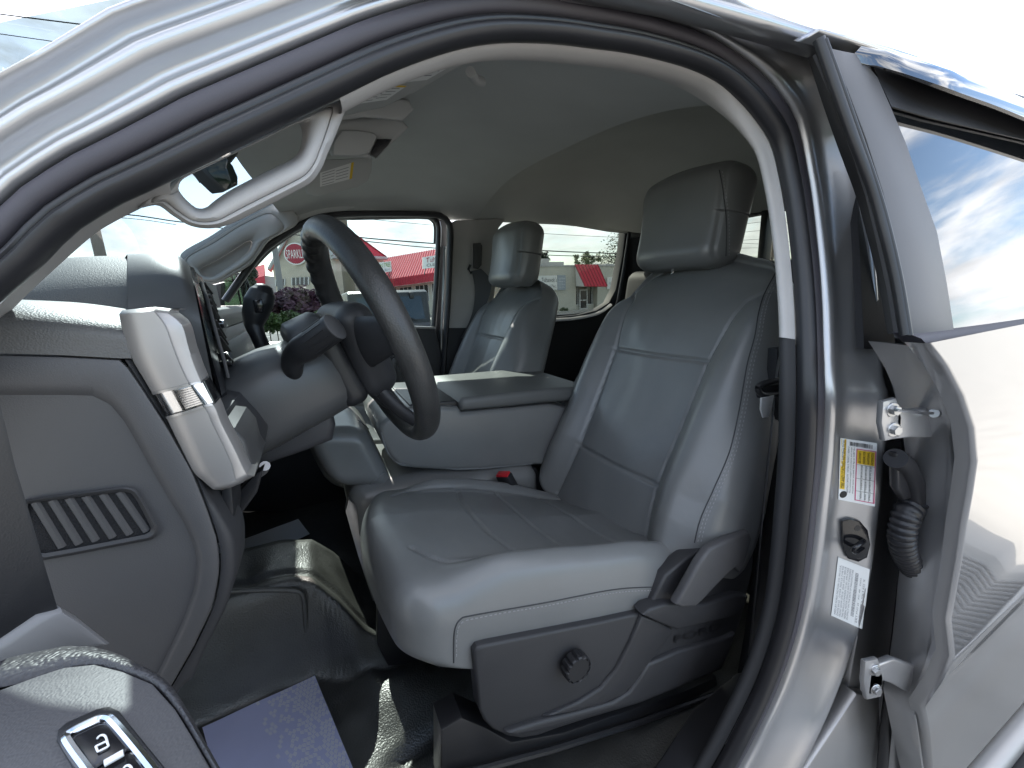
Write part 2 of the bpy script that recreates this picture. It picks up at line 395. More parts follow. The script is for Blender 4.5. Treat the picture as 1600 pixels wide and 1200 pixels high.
slab("side_window", F_([(1366, 100), (1500, 147), (1660, 210), (1800, 270), (1800, 470), (1640, 492), (1488, 516), (1478, 440), (1463, 362), (1439, 295), (1414, 222), (1390, 165)], .006), (0, .004, 0), "privacy", rd, 0)
slab("window_top_seal", F_([(1362, 96), (1368, 112), (1393, 166), (1455, 184), (1600, 218), (1760, 262), (1760, 200), (1600, 150), (1450, 106)], .001), (0, .003, 0), "rubber", rd, 0)
top = resample(F_([(1280, 46), (1350, 64), (1450, 99), (1600, 160), (1760, 228)], -.001), 24)
rows = [[p + Vector((0, dy, dz * (.25 + .75 * min(1, k / 5)))) for dy, dz in ((.03, .012), (.006, .010), (0, .004), (-.001, -.006), (.002, -.012), (.02, -.014))] for k, p in enumerate(top)]
MB().loft(rows, caps=True).build("frame_header", "silver", rd, angle=180)
vt = resample(F_([(1346, 72), (1400, 84), (1500, 121), (1600, 165), (1780, 246)], -.006), 26)
vb = resample(F_([(1371, 114), (1384, 106), (1398, 107), (1500, 145), (1600, 183), (1780, 262)], -.030), 26)
rows = []
for k, (a, b) in enumerate(zip(vt, vb)):
    q = min(1, k / 4) ** .6; b = a.lerp(b, .30 + .70 * q) + Vector((0, .022 * (1 - q), 0)); V_ = lambda t, dy, dz: a.lerp(b, t) + Vector((0, dy * q, dz * q))
    rows.append([V_(0, .006, .003), V_(0, 0, 0), V_(.25, -.010, .004), V_(.55, -.011, .003), V_(.85, -.005, .001), V_(1, 0, 0), V_(1, .005, -.001), V_(.5, .002, -.003)])
MB().loft(rows, cu=True, caps=True).build("rain_visor", "visor_acrylic", rd, angle=50)
slab("gap_filler", F_([(1290, 120), (1328, 200), (1338, 300), (1344, 400), (1350, 545), (1425, 545), (1400, 420), (1384, 320), (1350, 215), (1310, 120)], .075), (0, .01, 0), "rubber", rd, 0)
bm_o = F_([(1424, 523), (1500, 515), (1600, 501), (1760, 476)], -.003); bm_u = F_([(1447, 537), (1510, 533), (1600, 521), (1760, 498)], -.008)
a_ = resample(bm_o, 16); b_ = resample(bm_u, 16)
MB().loft([[p + Vector((0, .02, .002)), p, p.lerp(q, .4) + Vector((0, -.004, 0)), q, q + Vector((0, .02, -.003))] for p, q in zip(a_, b_)], caps=True).build("belt_moulding", "rubber_grey", rd, angle=50)
# running board at the lower right corner
sb = empty("running_board", (.95, .1, -.85), truck)
a_ = U(1560, 1182, .15); zz = a_.z
mb = MB(); mb.tube([Vector((x, .150, zz)) for x in (a_.x - .55, a_.x, a_.x + .3, a_.x + .8)], .016, 14); mb.build("step_bar", "satin_silver", sb)
mb = MB(); mb.box((a_.x + .1, .085, zz - .022), (.66, .055, .014), bev=.006); mb.build("step_board", "plastic_black", sb)
mb = MB()
for k in range(40): mb.box((a_.x - .5 + k * .03, .085, zz - .006), (.009, .042, .004), bev=.002)
mb.build("step_tread", "plastic_black", sb)
# outer face of the sill under the pillar
slab("sill_panel", [U(a, b, .325) for a, b in [(1340, 1085), (1375, 1090), (1378, 1150), (1374, 1200), (1366, 1420), (1100, 1440), (1230, 1250), (1290, 1160)]], (0, .03, 0), "silver_jamb", truck, .006)

# hinges
def hinge(cx, cy, s, flip, y=.250):
    h = empty("door_hinge", U(cx, cy, y), truck)
    def p(dx, dy, yy=0): return U(cx + dx * s, cy + dy * s, y + yy)
    MB().slab([p(-36, -22), p(-20, -26), p(-14, -4), p(-16, 22), p(-34, 26), p(-38, 4)], (0, .008, 0), .003).build("pillar_plate", "silver_jamb", h)
    if not flip:
        MB().slab([p(-20, -14), p(0, -12), p(36, -16), p(46, -8), p(44, 12), p(24, 22), p(-4, 22), p(-22, 24)], (0, .012, 0), .004, 3).build("hinge_arm", "silver_jamb", h)
        MB().tube([p(-22, -12, -.008), p(10, -8, -.01), p(22, -8, -.01)], .0022, 8).build("check_rod", "chrome", h)
        MB().tube([p(24, -8, -.008), p(40, -7, -.008)], .006, 12).build("hinge_pin", "steel", h)
    else:
        MB().slab([p(-30, -14), p(0, -26), p(30, -16), p(44, 2), p(40, 20), p(20, 18), p(-2, 6), p(-14, 2), p(-18, 22), p(-34, 20)], (0, .012, 0), .004, 3).build("hinge_arm", "silver_jamb", h)
        MB().tube([p(34, 0, -.006), p(36, 16, -.006)], .006, 12).build("hinge_pin", "steel", h)
    for dx, dy in ((-25, -12), (-24, 12)):
        c = p(dx, dy, -.002); MB().disc(c, (-.3, -1, 0), .0065, .006, 6).disc(c + Vector((0, .002, 0)), (-.3, -1, 0), .0095, .003, 18).build("bolt", "steel", h, angle=30)
    c = U(cx + (66 if not flip else 84) * s * .9, cy + (-52 if not flip else -55) * s, .285)
    MB().disc(c, (-.6, -.8, 0), .008, .006, 6).disc(c + Vector((.003, .003, 0)), (-.6, -.8, 0), .012, .003, 18).build("bolt", "steel", h, angle=30)
hinge(1428, 656, 1.30, False); hinge(1398, 1062, 1.25, True)
# wiring boot between pillar and rear door
bt = empty("wiring_boot", U(1410, 830, .27), truck)
pt = resample([U(a, b, .275) for a, b in [(1399, 716), (1414, 728), (1426, 755), (1428, 784), (1416, 806), (1409, 840), (1415, 868), (1428, 890), (1447, 908)]], 260)
rs = []
for k in range(260):
    t = k / 259
    rs.append(.0145 if t < .34 else .0155 + .0035 * abs(math.sin((t - .36) * 125)) ** .7)
MB().tube(pt, rs, 16).build("corrugated_sleeve", "rubber", bt, angle=80)
MB().slab([U(a, b, .285) for a, b in [(1386, 705), (1396, 700), (1409, 712), (1414, 740), (1410, 775), (1400, 778), (1388, 760)]], (0, -.012, 0), .005, 3).build("grommet", "rubber", bt)
MB().slab([U(a, b, .275) for a, b in [(1424, 905), (1452, 893), (1464, 915), (1462, 950), (1434, 948), (1422, 930)]], (0, .02, 0), .005, 3).build("plug_housing", "plastic_black", bt)

# stickers and striker lie on the pillar face
sbv = bvh_of(shell)
def on_pillar(px, py, lift=.0012):
    h = cast(sbv, px, py)
    return h[0] + h[1] * lift if h else U(px, py, .31)
def sticker(corners):
    a, b, c, d = corners   # TL TR BR BL on the photograph
    def S(u, v, lift=.0012):
        x = (a[0] * (1 - u) + b[0] * u) * (1 - v) + (d[0] * (1 - u) + c[0] * u) * v
        y = (a[1] * (1 - u) + b[1] * u) * (1 - v) + (d[1] * (1 - u) + c[1] * u) * v
        return on_pillar(x, y, lift)
    return S
def patch(mb, S, u0, v0, u1, v1, lift, n=4, m_=6, mi=0):
    mb.loft([[S(u0 + (u1 - u0) * i / n, v0 + (v1 - v0) * j / m_, lift) for i in range(n + 1)] for j in range(m_ + 1)], mi=mi)
FONT_CACHE = {}
def glyphs(text, n_res=1):
    """flat triangles of a line of text, height about 1"""
    if text in FONT_CACHE: return FONT_CACHE[text]
    cu = bpy.data.curves.new("lettering", "FONT"); cu.body = text; cu.resolution_u = 2
    ob = bpy.data.objects.new("lettering", cu); COL.objects.link(ob)
    dg = bpy.context.evaluated_depsgraph_get(); me = ob.evaluated_get(dg).to_mesh()
    v = [(q.co.x, q.co.y) for q in me.vertices]; f = [tuple(p.vertices) for p in me.polygons]
    ob.evaluated_get(dg).to_mesh_clear(); bpy.data.objects.remove(ob); bpy.data.curves.remove(cu)
    FONT_CACHE[text] = (v, f); return v, f
def text_on(mb, fn, text, mi=0, bold=0):
    """fn maps text coordinates scaled to the unit box (0..1, 0..1) to space"""
    v, f = glyphs(text)
    xs = [q[0] for q in v]; ys = [q[1] for q in v]; x0, x1 = min(xs), max(xs); y0, y1 = min(min(ys), 0), max(ys)
    mb.add([fn((q[0] - x0) / (x1 - x0), (q[1] - y0) / (y1 - y0)) for q in v], f, mi)
st = empty("tyre_label", on_pillar(1340, 735), truck)
st["label"] = "white and yellow tyre and loading sticker"
S = sticker([(1312, 684), (1370, 692), (1366, 791), (1309, 780)])
mb = MB(); patch(mb, S, 0, 0, 1, 1, .0010, 6, 10); mb.build("label_sheet", "paper", st)
mb = MB(); patch(mb, S, .02, .01, .16, .82, .0014); patch(mb, S, .47, .15, .95, .37, .0014); mb.build("yellow_fields", "label_yellow", st)
mb = MB()
for (u0, v0, u1, v1) in ((.44, .13, .98, .142), (.44, .945, .98, .957), (.44, .13, .465, .957), (.955, .13, .98, .957)): patch(mb, S, u0, v0, u1, v1, .0017, 2, 4)
mb.build("red_border", "label_red", st)
mb = MB()
text_on(mb, lambda u, v: S(.15 - .10 * v, .80 - .77 * u, .0019), "TIRE AND LOADING INFORMATION")
for k, t in enumerate(("SEATING CAPACITY  TOTAL 6  FRONT 3  REAR 3", "The combined weight of occupants and cargo", "should never exceed 765 kg or 1687 lbs")):
    text_on(mb, lambda u, v, k=k: S(.25 + .075 * k - .045 * v, .86 - (.74) * u, .0019), t)
for k, t in enumerate(("FRONT  275/65R18  240 kPa 35 psi", "REAR  275/65R18  240 kPa 35 psi", "SPARE  245/70R17  240 kPa 35 psi")):
    text_on(mb, lambda u, v, k=k: S(.64 + .12 * k - .06 * v, .92 - .54 * u, .0019), t)
for k, t in enumerate(("SEE OWNER'S", "MANUAL FOR", "ADDITIONAL", "INFORMATION")):
    text_on(mb, lambda u, v, k=k: S(.57 + .115 * k - .07 * v, .355 - .19 * u, .0019), t)
for k in range(26):
    u = .26 + .62 * k / 26; patch(mb, S, u, .035, u + rng.uniform(.006, .016), .10, .0017, 1, 1)
for vv in (.38, .60, .80): patch(mb, S, .46, vv, .96, vv + .004, .0018, 2, 1)
for uu in (.58, .70, .82): patch(mb, S, uu, .38, uu + .006, .945, .0018, 1, 4)
mb.build("label_print", "ink", st)
mb = MB(); cc = S(.12, .90, .0016); nn = (sbv.ray_cast(Vector((0, 0, 0)), ray(1318, 773).normalized())[1]); mb.disc(cc, nn if nn.y < 0 else -nn, .0062, .0006, 20); mb.build("round_symbol", "ink", st)
st = empty("certification_label", on_pillar(1328, 925), truck)
st["label"] = "white certification sticker with barcode"
S = sticker([(1309, 870), (1358, 889), (1347, 983), (1298, 961)])
mb = MB(); patch(mb, S, 0, 0, 1, 1, .0010, 6, 10); mb.build("label_sheet", "paper", st)
mb = MB()
for k, t in enumerate(("MFD BY FORD MOTOR CO. IN U.S.A.", "DATE 05/22   GVWR 7050 LB 3198 KG", "FRONT GAWR 3750 LB   REAR GAWR 3800 LB", "THIS VEHICLE CONFORMS TO ALL APPLICABLE", "FEDERAL MOTOR VEHICLE SAFETY STANDARDS", "IN EFFECT ON THE DATE OF MANUFACTURE")):
    text_on(mb, lambda u, v, k=k: S(.12 + .078 * k - .05 * v, .95 - .84 * u, .0017), t)
for k, t in enumerate(("EXT PNT JS   RC 48   DSO", "WB 145  BRK  INT TR  TP/PS  R  AXLE  TR")):
    text_on(mb, lambda u, v, k=k: S(.80 + .1 * k - .055 * v, .93 - .74 * u, .0017), t)
vv = .14
while vv < .86:
    w_ = rng.uniform(.006, .016); patch(mb, S, .58, vv, .68, vv + w_, .0016, 1, 1); vv += w_ + rng.uniform(.006, .012)
mb.build("label_print", "ink_grey", st)
# striker
sk = empty("door_striker", on_pillar(1331, 843), truck)
pts = [(1313, 812), (1326, 808), (1341, 812), (1353, 826), (1357, 848), (1352, 868), (1338, 875), (1322, 870), (1314, 850)]
MB().slab([on_pillar(a, b, .001) for a, b in pts], (-.003, -.004, 0), .0012).build("striker_plate", "plastic_gloss", sk)
b0 = on_pillar(1318, 834, .004)
MB().tube(resample([on_pillar(1345, 842, .003), on_pillar(1338, 838, .014), on_pillar(1322, 840, .022), on_pillar(1316, 846, .022), on_pillar(1324, 852, .018), on_pillar(1346, 853, .003)], 24), .0038, 10).build("striker_loop", "plastic_gloss", sk)
for q in ((1335, 822), (1338, 866)): MB().disc(on_pillar(*q, .004), (-.5, -.85, 0), .0052, .003, 18).build("screw", "plastic_black", sk)
# ================================================================ seats
def seam_field(A, polys, depth, sig):
    out = np.zeros(len(A))
    for p in polys: out = np.maximum(out, depth * np.exp(-(pdist(A, p) / sig) ** 2))
    return out
BO = np.array([.60, .745, -.50]); BS = np.array([.42, 0, .907]); BS /= np.linalg.norm(BS); BB = np.array([-BS[2], 0, BS[0]])
CI = [(-.24, .602), (-.21, .585), (-.17, .52), (-.158, .44), (-.146, .37), (-.143, .24), (-.140, .10), (-.150, .02), (-.165, -.06)]      # centre panel seam, mirrored on the other side
def backrest(name, parent, off=(0, 0, 0), mirror=1, wv=None):
    h = (.27, .375, .070); r = .052; n = (150, 190, 16)
    P, Nn, Fc = rbox(h, r, n)
    a = P[:, 0].copy(); s = P[:, 1] + .265; b = P[:, 2].copy(); fr = sstep(.15, .8, Nn[:, 2]); fr = np.where(np.abs(Nn).sum(1) < 1e-6, (b > 0).astype(float), fr)
    fr = np.where(b > .069, 1.0, fr)
    # width along the height
    tw = np.interp(s, [-.12, -.05, 0, .05, .12, .24, .35, .45, .52, .58, .64], [.86, .98, 1.06, 1.09, 1.09, 1.04, .965, .90, .86, .80, .70])
    tw_in = np.interp(s, [-.12, -.05, 0, .08, .16, .24, .35, .45, .52, .58, .64], [.60, .95, 1.12, 1.24, 1.22, 1.13, 1.03, .93, .87, .80, .68])
    a = np.where(a < 0, a * tw, a * tw_in)
    A = np.stack([a, s], 1)
    # bolsters, lumbar swell, shoulder roll-off
    cs = np.interp(s, [p[1] for p in CI[::-1]], [-p[0] for p in CI[::-1]])
    aa = np.abs(a) - cs
    wide = np.interp(s, [-.1, .05, .25, .45, .6], [.034, .046, .040, .022, .006])
    b += fr * wide * sstep(-.01, .055, aa) * (1 - .75 * sstep(.06, .13, aa))
    b += fr * .014 * np.exp(-((s - .08) / .16) ** 2) * np.clip(1 - (a / .2) ** 2, 0, 1)
    b += fr * .010 * np.exp(-((s - .46) / .10) ** 2) * np.clip(1 - (a / .2) ** 2, 0, 1)
    b -= .05 * sstep(.45, .66, s) * fr
    top = sstep(.44, .655, s)
    s2 = s - .035 * (np.abs(a) / .2) ** 2.2 * top
    s2 += .012 * np.clip(1 - (a / .12) ** 2, 0, 1) * top
    b -= .04 * sstep(.3, -.1, s) * (b < -.0)       # thicker foot
    mir = np.stack([np.abs(a), s], 1)
    g = seam_field(mir, [[(-x, y) for x, y in CI]], .0070, .0036)
    g = np.maximum(g, seam_field(A, [[(-.15, .372), (0, .366), (.15, .368)]], .0065, .0034))
    g = np.maximum(g, seam_field(A, [[(-.145, .092), (0, .086), (.145, .088)]], .0065, .0034))
    b -= fr * g
    # soft wrinkles pulled towards the seams
    wr = np.array([noise.noise(Vector((x * 9 + 3, y * 7, off[0] * 5))) for x, y in A]) * .0035
    wr += np.array([noise.noise(Vector((x * 26, y * 13, 5 + off[0]))) for x, y in A]) * .0010
    b += fr * wr
    W = BO + np.array(off) + np.outer(a * mirror, [0, 1, 0]) + np.outer(s2, BS) + np.outer(b - .055, BB)
    return mesh_obj(name, W, Fc, "leather", parent, angle=180)
def headrest(name, parent, off=(0, 0, 0), mirror=1):
    h = (.143, .120, .056); r = .047; n = (52, 40, 22)
    P, Nn, Fc = rbox(h, r, n)
    a, s, b = P[:, 0].copy(), P[:, 1].copy(), P[:, 2].copy()
    a *= 1 + .05 * np.clip(s / .1, -1, 1) - .10 * sstep(.0, -.1, b)
    b -= .10 * (a / .15) ** 2 * .22                     # curved front
    b += .012 * np.clip(-s / .1, 0, 1) ** 2 * (b > 0) - .004
    s2 = s - .010 * (a / .15) ** 2 * (s > 0)
    g = np.exp(-((np.abs(a) - .122) / .0035) ** 2) * .0045
    b -= g * (b > -.01)
    wr = np.array([noise.noise(Vector((x * 12, y * 12, 3 + off[0]))) for x, y in zip(a, s)]) * .0016
    b += wr
    HS = np.array([.13, 0, .9915]); HB = np.array([-HS[2], 0, HS[0]])
    W = np.array([.872, .745, .158]) + np.array(off) + (np.array([-.052, 0, -.008]) if mirror < 0 else 0) + np.outer((a + .056) * mirror, [0, 1, 0]) + np.outer(s2 * .985, HS) + np.outer(b, HB)
    return mesh_obj(name, W, Fc, "leather", parent, angle=180)
def cushion(name, parent, off=(0, 0, 0), mirror=1):
    h = (.285, .240, .095); r = .052; n = (140, 140, 22)
    P, Nn, Fc = rbox(h, r, n)
    x, a, z = P[:, 0].copy(), P[:, 1].copy(), P[:, 2].copy()
    fr = sstep(.1, .75, Nn[:, 2]); fr = np.where(z > .094, 1.0, fr)
    u = (x + .285) / .57                                   # 0 front, 1 rear
    ed = np.abs(a)
    z += fr * (.030 * sstep(.155, .205, ed) - .012 * sstep(.205, .25, ed)) * sstep(.08, .3, u) * (1 - .55 * sstep(.7, 1, u))
    z += fr * (-.022 * np.clip(1 - (a / .17) ** 2, 0, 1) * sstep(.2, .6, u) + .004)
    x -= .028 * np.clip(1 - (a / .24) ** 2, 0, 1) * sstep(.4, 0, u)        # bowed front
    A = np.stack([x, a], 1); MA = np.stack([x, ed], 1)
    g = seam_field(MA, [[(-.245, .120), (-.225, .150), (-.2, .172), (-.12, .176), (.05, .17), (.2, .165), (.285, .15)]], .0065, .0034)
    g = np.maximum(g, seam_field(A, [[(-.075, -.172), (-.1, -.08), (-.105, 0), (-.1, .08), (-.08, .172)]], .0055, .0032))
    g = np.maximum(g, seam_field(A, [[(.02, -.17), (.01, 0), (.02, .17)]], .0055, .0032))
    g = np.maximum(g, seam_field(A, [[(.14, -.165), (.135, 0), (.14, .165)]], .0055, .0032))
    z -= fr * g
    wr = np.array([noise.noise(Vector((p * 10 + 9, q * 10, 1 + off[0]))) for p, q in A]) * .003 + np.array([noise.noise(Vector((p * 35, q * 20, 8 + off[0]))) for p, q in A]) * .0008
    z += fr * wr
    # flare the front lower edge down; shear to the tilt of the seat
    z -= .055 * sstep(-.2, .0, -z) * 0
    zz = np.where(z < -.02, z * (1 + (.12 + .9 * a * (a > 0)) * sstep(.35, .0, u)), z)
    lowf = sstep(.0, -.09, z) * sstep(.45, .0, u)
    x = x + .105 * lowf + .022 * np.clip(a / .24, 0, 1) * sstep(.5, 0, u)                                     # the nose tucks back under
    zz = zz + lowf * .038 * np.clip(-a / .24 + .3, 0, 1)
    zz = zz - .052 * np.clip(a / .24, 0, 1) ** 1.3 * (z > -.02)   # sits lower on the console side
    zz = zz - .055 * sstep(.40, 1.0, u) * np.clip(a / .24, 0, 1) ** 1.3
    W = np.stack([.345 + x + off[0], .722 + a * mirror * 1.0 + off[1], -.545 + zz - .235 * (x) + off[2]], 1)
    return mesh_obj(name, W, Fc, "leather", parent, angle=180)
def front_seat(off, mirror, label):
    s = empty("front_seat", (.4 + off[0], .745 + off[1], -.87), truck); s["label"] = label
    b = backrest("backrest", s, off, mirror); h = headrest("headrest", s, off, mirror)
    c = cushion("seat_cushion", s, off, mirror)
    for k in (-1, 1):
        p = Vector(BO) + Vector(off) + Vector((0, (.034 + .06 * k) * mirror, 0))
        MB().tube([p + Vector(BS) * .60 - Vector(BB) * .03, p + Vector(BS) * .70 - Vector(BB) * .0], .0065, 10).build("headrest_post", "chrome", s)
        MB().box(p + Vector(BS) * .634 - Vector(BB) * .028, (.013, .016, .006), (Vector(BB), Vector((0, 1, 0)), Vector(BS)), bev=.002).build("post_guide", "plastic_black", s)
    return s, b, h, c
drv, dB, dH, dC = front_seat((0, 0, 0), 1, "grey leather driver seat behind the steering wheel")
pas, pB, pH, pC = front_seat((-.09, .815, -.012), -1, "grey leather passenger seat by the far window")
bvB, bvH, bvC = bvh_of(dB), bvh_of(dH), bvh_of(dC)
# stitched and piped lines
mb = MB()
side = [(1217, 426), (1199, 460), (1190, 490), (1184, 526), (1172, 571), (1160, 640), (1145, 705), (1122, 760), (1100, 810), (1090, 848)]
for dx in (0, 5):
    dashes(mb, on_surface(bvB, [(x + dx, y) for x, y in side], 260, .0002), .0042, .0026, .0007)
mb.build("stitching", "thread", drv, smooth=False); mb = MB()
dashes(mb, on_surface(bvH, [(1128, 266), (1134, 300), (1139, 350), (1139, 400)], 120, .0002), .0042, .0026, .0008)
mb.build("stitching", "thread", drv, smooth=False); mb = MB()
dashes(mb, on_surface(bvC, [(713, 1030), (714, 990), (722, 972), (742, 966), (800, 955), (850, 947), (960, 926), (1030, 922)], 300, .0002), .0040, .0026, .0007)
mb.build("stitching", "thread", drv, smooth=False)
mb = MB()
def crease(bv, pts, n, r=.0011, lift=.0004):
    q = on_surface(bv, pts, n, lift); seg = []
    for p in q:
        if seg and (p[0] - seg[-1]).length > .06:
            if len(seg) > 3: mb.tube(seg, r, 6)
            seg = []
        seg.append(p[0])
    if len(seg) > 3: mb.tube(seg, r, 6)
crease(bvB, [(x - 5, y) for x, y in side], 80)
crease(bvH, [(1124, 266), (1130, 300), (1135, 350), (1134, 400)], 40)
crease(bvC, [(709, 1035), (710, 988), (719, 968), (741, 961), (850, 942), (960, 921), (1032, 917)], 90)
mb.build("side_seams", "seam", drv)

# outboard plastic shield of the driver seat with knob and recliner lever
def sh(pts, y=.462): return L(pts, y)
ss = empty("seat_side_shield", U(940, 1040, .46), truck)
ss["label"] = "dark plastic side shield with round knob"
base = [(740, 1020), (746, 1012), (760, 1008), (850, 990), (940, 972), (1003, 958), (1014, 952), (1027, 925), (1040, 900), (1075, 872), (1110, 848), (1140, 834), (1166, 826), (1176, 832), (1179, 850), (1177, 890), (1168, 925), (1162, 955), (1152, 985), (1140, 1020), (1127, 1047), (1060, 1076), (997, 1101), (950, 1115), (913, 1126), (870, 1140), (840, 1151), (815, 1155), (795, 1152), (770, 1141), (757, 1128), (749, 1110), (744, 1060)]
slab("shield_panel", L(base, .470), (0, .03, 0), "plastic", ss, .005, 3)
# raised lower swoosh and upper shelf
slab("shield_rib", L([(806, 1152), (860, 1140), (920, 1122), (1000, 1098), (1060, 1074), (1126, 1045), (1142, 1012), (1150, 990), (1128, 1000), (1060, 1018), (1034, 1030), (1014, 1038), (1000, 1060), (985, 1082), (960, 1098), (900, 1115), (850, 1127), (815, 1138), (790, 1146)], .461), (0, .022, 0), "plastic", ss, .006, 4)
slab("shield_diagonal", L([(1003, 962), (1030, 972), (1052, 984), (1044, 1000), (1030, 1018), (1010, 1044), (994, 1066), (976, 1086), (945, 1101), (895, 1114), (850, 1122), (905, 1098), (940, 1076), (965, 1045), (985, 1005)], .4635), (0, .02, 0), "plastic", ss, .005, 4)
slab("shield_shelf", L([(1005, 962), (1016, 952), (1040, 944), (1100, 945), (1150, 930), (1170, 932), (1162, 955), (1150, 964), (1100, 975), (1058, 985), (1030, 974)], .455), (0, .028, 0), "plastic", ss, .005, 3)
hd = slab("recliner_lever", L([(1057, 946), (1066, 930), (1080, 905), (1094, 880), (1110, 858), (1140, 843), (1172, 832), (1176, 842), (1168, 870), (1158, 897), (1150, 888), (1138, 898), (1118, 918), (1098, 940), (1088, 949), (1066, 951)], .437), (0, .018, 0), "plastic2", ss, .006, 4)
kc = U(902, 1044, .452)
mb = MB(); n = 132; rows = []
for rr, dy in ((.6, .014), (1.0, .012), (1.0, .002), (.98, -.004), (.90, -.006), (.86, -.0045), (.0, -.0045)):
    rows.append([kc + Vector((math.cos(2 * math.pi * k / n), 0, math.sin(2 * math.pi * k / n))) * .0235 * (rr * (1 - .13 * (max(0, math.cos(11 * 2 * math.pi * k / n)) ** 2 if .89 < rr else 0))) + Vector((0, dy, 0)) for k in range(n)])
mb.loft(rows, cu=True); mb.build("adjustment_knob", "plastic_black", ss, angle=35)
mb = MB()
o_, e_, f_ = U(1054, 1006, .4665), U(1126, 983, .4665), U(1055, 995, .4665)
text_on(mb, lambda u, v: o_ + (e_ - o_) * u + (f_ - o_) * v, "FORD"); mb.build("embossed_lettering", "plastic_black", ss)
# seat track and riser below
tr = empty("seat_track", (.35, .5, -.8), truck)
slab("track_cover", L([(690, 1142), (722, 1122), (760, 1138), (800, 1160), (880, 1146), (980, 1112), (1080, 1076), (1120, 1058), (1124, 1080), (1060, 1108), (960, 1140), (860, 1175), (780, 1205), (690, 1240)], .50), (0, .05, 0), "plastic_black", tr, .004)
mb = MB(); mb.tube([U(700, 1215, .49), U(860, 1172, .49), U(1000, 1128, .49), (U(1130, 1080, .49))], .006, 8); mb.build("slide_rail", "plastic_black", tr)
mb = MB(); mb.box((.40, .74, -.72), (.17, .20, .05), bev=.02); mb.build("seat_pan", "dark_interior", tr)
slab("front_riser", L([(590, 905), (625, 925), (662, 1000), (668, 1034), (640, 1040), (606, 1042), (590, 1010)], .86), (0, .03, 0), "plastic_black", tr, .006)
MB().tube([U(632, 985, .8), U(650, 1018, .78), U(690, 1040, .7)], .005, 8).build("slide_bar", "plastic_black", tr)

# centre seat: folded backrest used as an arm rest, jump-seat cushion, buckle
cs = empty("centre_seat", (.3, 1.145, -.87), truck); cs["label"] = "folded centre seat with padded arm rest"
def ybox(name, px_outline, y0, y1, material, parent, bev=.02, seg=4, slope=0.0):
    o = L(px_outline, y0)
    return slab(name, o, (slope, y1 - y0, 0), material, parent, bev, seg, angle=50)
ybox("armrest_body", [(592, 671), (594, 664), (620, 640), (660, 634), (716, 636), (722, 645), (860, 632), (900, 640), (880, 728), (831, 727), (780, 732), (735, 735), (690, 735), (648, 733), (624, 728), (609, 713), (597, 692)], .985, 1.32, "leather", cs, .012, 3)
ybox("armrest_lid", [(722, 643), (718, 630), (724, 622), (760, 618), (860, 607), (920, 604), (920, 626), (855, 630), (800, 636)], .975, 1.325, "leather_dull", cs, .014, 4)
ybox("cup_holder_deck", [(640, 640), (640, 632), (716, 626), (718, 640)], 1.0, 1.30, "plastic_black", cs, .003)
mb = MB(); mb.tube([U(665, 617, 1.1), U(690, 628, 1.08), U(700, 636, 1.03)], .004, 8); mb.build("deck_trim", "chrome", cs); mb = MB(); mb.tube([U(640, 598, 1.2), U(676, 606, 1.2), U(704, 613, 1.2)], .004, 8); mb.build("deck_trim", "chrome", cs)
def pad(name, c, h, r, parent, tilt=0.0, front=0.0, material="leather", seed=0, n=(40, 40, 24)):
    P, Nn, Fc = rbox(h, r, n)
    x, y, z = P[:, 0].copy(), P[:, 1].copy(), P[:, 2].copy()
    x += front * z
    z2 = z + tilt * x
    wr = np.array([noise.noise(Vector((a * 9 + seed, b * 9, d * 9))) for a, b, d in zip(x, y, z)]) * .004
    W = np.stack([c[0] + x + Nn[:, 0] * wr, c[1] + y + Nn[:, 1] * wr, c[2] + z2 + Nn[:, 2] * wr + (z > h[2] - .01) * wr], 1)
    return mesh_obj(name, W, Fc, material, parent, angle=180)
jp = pad("jump_seat_front", (.045, 1.16, -.372), (.072, .165, .078), .04, cs, -.25, -.35, seed=2)
pad("jump_seat_cushion", (.29, 1.15, -.545), (.26, .175, .085), .05, cs, -.10, 0, seed=5)
bvJ = bvh_of(jp); mb = MB()
def pipe(bv, pts, n, r, lift=.0006):
    q = [p[0] for p in on_surface(bv, pts, n, lift)]
    if len(q) > 3: mb.tube(q, r, 8)
pipe(bvh_of([o for o in bpy.data.objects if o.name.startswith("armrest_body")][0]), [(596, 676), (603, 700), (614, 717), (628, 726), (650, 731), (690, 733), (735, 732), (780, 729), (832, 724)], 60, .0022)
pipe(bvJ, [(500, 730), (500, 752), (508, 772), (522, 780), (545, 775), (575, 758), (600, 738)], 50, .0018)
pipe(bvJ, [(560, 657), (580, 675), (596, 700), (604, 730)], 40, .0018)
mb.build("piping", "piping", cs)
mb = MB(); mb.slab(L([(545, 780), (556, 790), (575, 850), (590, 935), (583, 940), (560, 870), (540, 800)], .99), (0, .03, 0), .002); mb.build("seat_bracket", "steel", cs)
mb = MB(); mb.slab(L([(572, 858), (600, 862), (640, 880), (690, 960), (690, 1020), (596, 1000), (588, 930)], .98), (0, .28, 0), .006); mb.build("seat_base_box", "plastic_black", cs)
bk = empty("belt_buckle", U(800, 765, .93), truck)
q = Vector((U(784, 738, .94) - U(806, 778, .94))).normalized(); wv = Vector((.55, -.8, 0)); wv = (wv - q * wv.dot(q)).normalized(); nv = q.cross(wv)
cc = U(795, 757, .935)
MB().box(cc, (.036, .021, .012), (q, wv, nv), bev=.005).build("buckle_body", "plastic_black", bk)
MB().box(cc + q * .034, (.006, .0185, .0095), (q, wv, nv), bev=.002).build("release_button", "red_plastic", bk)
MB().slab(L([(806, 772), (822, 766), (850, 800), (838, 806)], .95), (0, .012, 0), .003).build("buckle_stalk", "plastic_black", bk)
